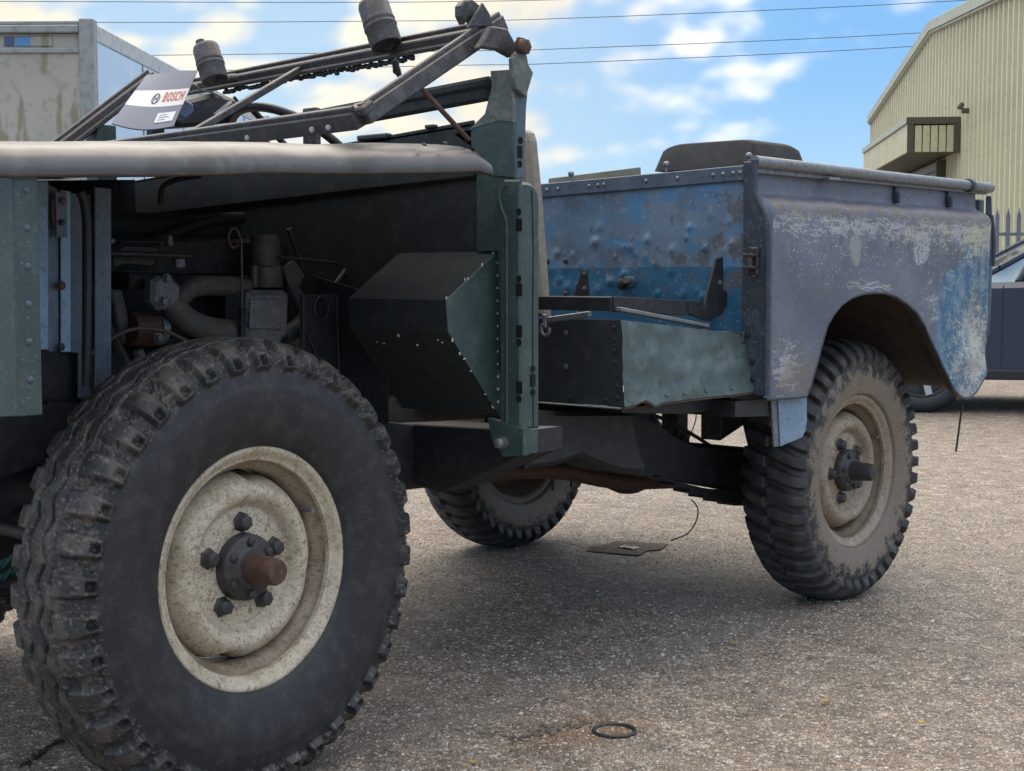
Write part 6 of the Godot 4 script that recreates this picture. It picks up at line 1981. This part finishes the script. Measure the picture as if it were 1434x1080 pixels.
	one_box(Vector3(lp, 4.46, up * 0.22), Vector3(0.2, 0.14, 0.1), "lamp_head", M.trim_dark, fl, 0.04, Basis(Vector3.RIGHT, 0.5))

func fence() -> void:
	var a := Vector3(20.25, 0, -7.2)
	var d := Vector3(0.66, 0, 0.75).normalized()
	var k := node("palisade_fence", self, a, atan2(-d.z, d.x))
	tag(k, "grey steel palisade fence in front of the warehouse", "fence")
	for i in 34:
		var b := MB.new()
		var x := -0.9 + i * 0.165
		b.prism([Vector2(x - 0.032, 0.05), Vector2(x + 0.032, 0.05), Vector2(x + 0.032, 1.86), Vector2(x + 0.012, 1.92), Vector2(x, 1.98), Vector2(x - 0.012, 1.92), Vector2(x - 0.032, 1.86)], "z", 0.0, 0.012, 0.002)
		part("pale", b, M.fence, k)
	for y in [0.35, 1.58]:
		one_box(Vector3(1.8, y, -0.03), Vector3(5.6, 0.05, 0.05), "rail", M.fence, k)
	for x in [-0.95, 1.8, 4.5]:
		one_box(Vector3(x, 0.95, -0.1), Vector3(0.08, 1.9, 0.09), "post", M.fence, k)

func car() -> void:
	var k := node("parked_car", self, Vector3(8.27, 0, -3.01), -1.0239)
	tag(k, "dark blue hatchback car parked behind the rear tub at the right edge", "car")
	var hw := 0.86
	var body := [Vector2(0.0, 0.42), Vector2(0.02, 0.66), Vector2(0.2, 0.76), Vector2(0.95, 0.88), Vector2(1.15, 0.915)]
	var belt := [Vector2(4.05, 1.0), Vector2(4.18, 0.86), Vector2(4.2, 0.45), Vector2(4.1, 0.26), Vector2(3.78, 0.24)]
	var poly := [Vector2(0.06, 0.26), Vector2(0.0, 0.42), Vector2(0.02, 0.64), Vector2(0.14, 0.74), Vector2(0.5, 0.83), Vector2(1.0, 0.885), Vector2(1.2, 0.90), Vector2(4.0, 0.97), Vector2(4.14, 0.86), Vector2(4.2, 0.5), Vector2(4.1, 0.27)]
	for w in [3.4, 0.8]:
		for i in 13:
			var t := PI * i / 12.0
			poly.append(Vector2(w + cos(t) * 0.36, 0.25 + sin(t) * 0.41))
	var b := MB.new()
	b.prism(poly, "z", -hw, hw, 0.04)
	part("body", b, M.car_paint, k)
	# greenhouse
	b = MB.new()
	var roofp := [Vector2(1.08, 0.885), Vector2(1.3, 1.0), Vector2(1.55, 1.14), Vector2(1.95, 1.36), Vector2(2.3, 1.43), Vector2(3.0, 1.44), Vector2(3.5, 1.38), Vector2(3.85, 1.2), Vector2(4.02, 0.96)]
	for i in range(3, roofp.size() - 1):
		var za: float = lerpf(0.80, 0.56, clampf((roofp[i].y - 0.88) / 0.56, 0, 1))
		var zb: float = lerpf(0.80, 0.56, clampf((roofp[i + 1].y - 0.88) / 0.56, 0, 1))
		var p0 := Vector3(roofp[i].x, roofp[i].y, 0)
		var p1 := Vector3(roofp[i + 1].x, roofp[i + 1].y, 0)
		b.quad(p0 + Vector3(0, 0, za), p1 + Vector3(0, 0, zb), p1 - Vector3(0, 0, zb), p0 - Vector3(0, 0, za), Vector3(0, 1, 0))
	part("roof", b, M.car_paint, k)
	for sd in [1.0, -1.0]:
		b = MB.new()
		var side := func(x: float, y: float, out: float) -> Vector3:
			return Vector3(x, y, sd * (lerpf(0.80, 0.56, clampf((y - 0.88) / 0.56, 0, 1)) + out))
		# pillars and roof rail as a frame of bars
		for i in roofp.size() - 1:
			b.bar(side.call(roofp[i].x, roofp[i].y, 0.0), side.call(roofp[i + 1].x, roofp[i + 1].y, 0.0), 0.045, 0.04, Vector3(0, 0, sd), 0.015)
		b.bar(side.call(2.5, 0.9, 0.0), side.call(2.42, 1.42, 0.0), 0.08, 0.05, Vector3(0, 0, sd), 0.01)
		b.bar(side.call(1.42, 0.9, 0.0), side.call(1.56, 1.13, 0.0), 0.04, 0.04, Vector3(0, 0, sd), 0.01)
		part("window_frame", b, M.car_paint, k)
		for win in [[Vector2(1.46, 0.9), Vector2(2.46, 0.92), Vector2(2.4, 1.4), Vector2(1.95, 1.33), Vector2(1.58, 1.12)], [Vector2(1.15, 0.89), Vector2(1.4, 0.9), Vector2(1.53, 1.1)], [Vector2(2.53, 0.92), Vector2(3.95, 0.97), Vector2(3.5, 1.36), Vector2(3.0, 1.41), Vector2(2.45, 1.41)]]:
			var g := MB.new()
			for i in range(1, win.size() - 1):
				g.flat(side.call(win[0].x, win[0].y, -0.005), side.call(win[i].x, win[i].y, -0.005), side.call(win[i + 1].x, win[i + 1].y, -0.005), Vector3(0, 0.2, sd))
			part("window", g, M.car_glass, k)
		b = MB.new()
		b.ball(Vector3(1.52, 0.96, sd * 0.92), Vector3(0.06, 0.07, 0.1), 12, 8)
		part("mirror", b, M.car_paint, k)
		for x in [1.32, 2.48]:
			one_box(Vector3(x, 0.58, sd * 0.861), Vector3(0.008, 0.6, 0.004), "door_gap", M.hose, k, 0.0)
		one_box(Vector3(2.28, 0.78, sd * 0.87), Vector3(0.18, 0.03, 0.03), "door_handle", M.car_paint, k, 0.01)
		one_box(Vector3(2.1, 0.27, sd * 0.85), Vector3(1.9, 0.07, 0.05), "sill", M.hose, k, 0.01)
		for x in [0.8, 3.4]:
			var w := node("wheel", k)
			b = MB.new()
			var X := Transform3D(Basis.IDENTITY if sd > 0 else Basis(Vector3.UP, PI), Vector3(x, 0.31, sd * 0.74))
			b.lathe([Vector2(0.2, -0.1), Vector2(0.27, -0.105), Vector2(0.3, -0.09), Vector2(0.312, -0.06), Vector2(0.312, 0.06), Vector2(0.3, 0.09), Vector2(0.27, 0.1), Vector2(0.215, 0.095), Vector2(0.205, 0.08)], X, 36)
			part("tyre", b, M.hose, w)
			b = MB.new()
			b.lathe([Vector2(0.21, 0.085), Vector2(0.2, 0.09), Vector2(0.185, 0.075), Vector2(0.18, 0.02), Vector2(0.0, 0.0)], X, 32)
			part("wheel_well", b, M.steel, w)
			for q in 5:
				b = MB.new()
				var t := TAU * q / 5.0 - PI / 2 + 0.25
				b.bar(X * Vector3(cos(t) * 0.03, sin(t) * 0.03, 0.07), X * Vector3(cos(t) * 0.195, sin(t) * 0.195, 0.082), 0.05, 0.02, Vector3(0, 0, 1), 0.005)
				part("spoke", b, M.alloy_bright, w)
	one_box(Vector3(2.1, 0.5, 0), Vector3(3.9, 0.4, 1.5), "underbody", M.hose, k, 0.05)
	b = MB.new()
	b.quad(Vector3(1.12, 0.9, 0.74), Vector3(1.93, 1.345, 0.58), Vector3(1.93, 1.345, -0.58), Vector3(1.12, 0.9, -0.74), Vector3(-0.4, 0.8, 0))
	part("windscreen", b, M.car_glass, k)
	one_box(Vector3(2.3, 0.93, 0), Vector3(1.9, 0.1, 1.4), "cabin_interior", M.hose, k, 0.05)

func cables() -> void:
	var lines := [
		[[Vector3(30.49, 11.83, -52.75), Vector3(43.97, 11.85, -37.47), Vector3(57.49, 12.6, -22.23)], "topmost overhead power cable crossing the sky at the frame edge"],
		[[Vector3(33.26, 10.99, -49.5), Vector3(40.94, 11.05, -40.82), Vector3(45.49, 11.16, -35.67), Vector3(56.25, 11.9, -23.56)], "second overhead power cable from the top"],
		[[Vector3(34.6, 9.69, -47.85), Vector3(42.89, 9.87, -38.48), Vector3(45.43, 9.96, -35.61), Vector3(54.96, 10.6, -24.88)], "third overhead power cable from the top"],
		[[Vector3(34.85, 9.06, -47.5), Vector3(42.38, 9.29, -38.99), Vector3(45.4, 9.39, -35.58), Vector3(54.65, 10.06, -25.18)], "lowest overhead power cable in the sky"]]
	for l in lines:
		var p: Array = l[0]
		var a: Vector3 = p[0]
		var z: Vector3 = p[-1]
		var pts := [a + (a - p[1]) * 1.2 + Vector3(0, 0.15, 0)]
		pts.append_array(p)
		pts.append(z + (z - p[-2]) * 1.2 + Vector3(0, 0.5, 0))
		var b := MB.new()
		b.tube(smooth_path(pts, 5), 0.014, 5)
		tag(part("power_cable", b, M.cable), l[1], "cable", "overhead cables")

func world_materials() -> void:
	M.card_dark = mat(Color(0.10, 0.125, 0.18), 0.5)
	M.card_white = mat(Color(0.58, 0.57, 0.56), 0.4)
	M.card_sticker = mat(Color(0.62, 0.62, 0.6), 0.5)
	M.red_print = mat(Color(0.42, 0.06, 0.05), 0.5)
	M.card_blue = mat(Color(0.16, 0.2, 0.32), 0.45)
	M.heater = wear(Color(0.035, 0.033, 0.036), [["fbm", 8, 0.55, 0.8, Color(0.13, 0.06, 0.035), 0.7]], 4.0, 0.5, 0.0, "bump_fine", 256, 60)
	M.olive = wear(Color(0.24, 0.23, 0.17), [["fbm", 6, 0.4, 0.8, Color(0.15, 0.15, 0.12), 0.7]], 2.0, 0.6, 0.0, "bump_dent", 256, 61)
	M.seat_tan = wear(Color(0.23, 0.195, 0.15), [["fbm", 12, 0.4, 0.8, Color(0.31, 0.27, 0.22), 0.7]], 3.0, 0.7, 0.0, "bump_fine", 256, 62)
	M.scrap = wear(Color(0.085, 0.07, 0.058), [["fbm", 12, 0.4, 0.8, Color(0.2, 0.165, 0.13), 0.8]], 3.0, 1.0, 0.0, "", 256, 71)
	M.rubble = mat(Color(0.17, 0.135, 0.105), 0.9)
	M.rope = mat(Color(0.04, 0.11, 0.105), 0.8)
	M.foil = mat(Color(0.24, 0.235, 0.22), 0.55, 0.3)
	M.leaf = mat(Color(0.42, 0.26, 0.05), 0.6)
	M.moss = mat(Color(0.03, 0.034, 0.014), 0.95)
	M.cabin_cream = wear(Color(0.42, 0.40, 0.345), [["fbm", 3, 0.4, 0.8, Color(0.34, 0.32, 0.26), 0.8], ["fbm", 30, 0.6, 0.8, Color(0.22, 0.2, 0.15), 0.5]], 0.5, 0.7, 0.0, "", 512, 63)
	M.cabin_cream.albedo_texture = streak_tex()
	M.cabin_cream.uv1_scale = Vector3(0.4, 0.4, 0.4)
	M.cabin_blue = wear(Color(0.48, 0.64, 0.82), [["fbm", 4, 0.4, 0.9, Color(0.62, 0.74, 0.85), 0.7], ["fbm", 40, 0.68, 0.8, Color(0.42, 0.52, 0.62), 0.4]], 0.6, 0.35, 0.0, "", 256, 64)
	M.cabin_rail = wear(Color(0.46, 0.5, 0.52), [["fbm", 8, 0.4, 0.8, Color(0.34, 0.35, 0.33), 0.6]], 1.0, 0.5, 0.0, "", 256, 72)
	M.cabin_joint = mat(Color(0.2, 0.25, 0.3), 0.5)
	M.cabin_post = wear(Color(0.3, 0.31, 0.31), [["fbm", 8, 0.4, 0.8, Color(0.22, 0.22, 0.21), 0.7]], 1.5, 0.5, 0.0, "", 256, 65)
	M.print_blue = mat(Color(0.1, 0.25, 0.5), 0.4)
	M.print_navy = mat(Color(0.06, 0.1, 0.22), 0.4)
	M.clad = wear(Color(0.60, 0.555, 0.36), [["fbm", 4, 0.45, 0.85, Color(0.52, 0.48, 0.315), 0.7], ["fbm", 24, 0.62, 0.8, Color(0.42, 0.38, 0.27), 0.5]], 0.2, 0.5, 0.0, "", 512, 66)
	M.clad_trim = wear(Color(0.42, 0.44, 0.36), [["fbm", 8, 0.5, 0.85, Color(0.3, 0.31, 0.25), 0.6]], 0.4, 0.5, 0.0, "", 256, 67)
	M.trim_dark = mat(Color(0.085, 0.08, 0.055), 0.6)
	M.roof_grey = mat(Color(0.25, 0.25, 0.24), 0.6)
	M.fence = wear(Color(0.17, 0.19, 0.22), [["fbm", 20, 0.5, 0.8, Color(0.12, 0.13, 0.15), 0.6]], 1.0, 0.5, 0.4, "", 256, 68)
	M.car_paint = mat(Color(0.008, 0.016, 0.042), 0.3, 0.2)
	M.car_paint.clearcoat_enabled = true
	M.car_paint.clearcoat = 0.8
	M.car_glass = mat(Color(0.05, 0.065, 0.07), 0.03, 0.5)
	M.car_glass.transparency = BaseMaterial3D.TRANSPARENCY_ALPHA
	M.car_glass.albedo_color = Color(0.62, 0.68, 0.68, 0.9)
	M.alloy_bright = mat(Color(0.5, 0.5, 0.5), 0.35, 0.6)

# cream sheet with green-brown run marks of algae, grained and ragged
func streak_tex() -> ImageTexture:
	var n1 := fnl(1.1, 601, 4)
	var n2 := fnl(9.0, 602, 4)
	var n3 := fnl(2.6, 603, 3)
	var fn := func(x: float, y: float) -> Color:
		var k := Color(0.42, 0.4, 0.345).lerp(Color(0.36, 0.34, 0.29), clampf(0.5 + n1.get_noise_2d(x, y) * 1.2, 0, 1))
		var s := n3.get_noise_2d(x * 2.4, y * 0.35) + 0.25 * n2.get_noise_2d(x * 2.0, y * 0.8)
		k = k.lerp(Color(0.2, 0.19, 0.1), smoothstep(0.12, 0.42, s) * 0.75)
		k = k.lerp(Color(0.25, 0.235, 0.19), smoothstep(0.15, 0.5, n2.get_noise_2d(x, y)) * 0.45)
		return k
	return panel_tex(2.5, 2.5, 512, fn)

# ------------------------------------------------------------------ scene
func _ready() -> void:
	var cam := Camera3D.new()
	cam.name = "camera"
	add_child(cam)
	cam.position = Vector3(-1.72685, 0.95005, 2.87067)
	cam.rotation = Vector3(-0.0729143, -0.8478258, 0.0)
	cam.fov = 28.689
	cam.near = 0.05
	cam.far = 2000.0
	cam.current = true
	var env := Environment.new()
	env.background_mode = Environment.BG_SKY
	env.tonemap_mode = Environment.TONE_MAPPER_LINEAR
	env.tonemap_exposure = 1.62
	env.sdfgi_enabled = true
	env.ssao_enabled = true
	env.ssil_enabled = true
	var sky := Sky.new()
	var pm := PanoramaSkyMaterial.new()
	pm.panorama = ImageTexture.create_from_image(sky_image())
	sky.sky_material = pm
	env.sky = sky
	env.background_energy_multiplier = 1.0
	var we := WorldEnvironment.new()
	we.name = "environment"
	we.environment = env
	add_child(we)
	var sun := DirectionalLight3D.new()
	sun.name = "sun"
	add_child(sun)
	sun.light_energy = 0.62
	sun.light_color = Color(1.0, 0.93, 0.82)
	sun.light_angular_distance = 70.0
	sun.shadow_enabled = true
	sun.look_at_from_position(Vector3.ZERO, -Vector3(0.36, 1.0, -0.42), Vector3.UP)
	make_materials()
	world_materials()
	ground()
	vehicle()
	small_things()
	cabin()
	warehouse()
	fence()
	car()
	cables()
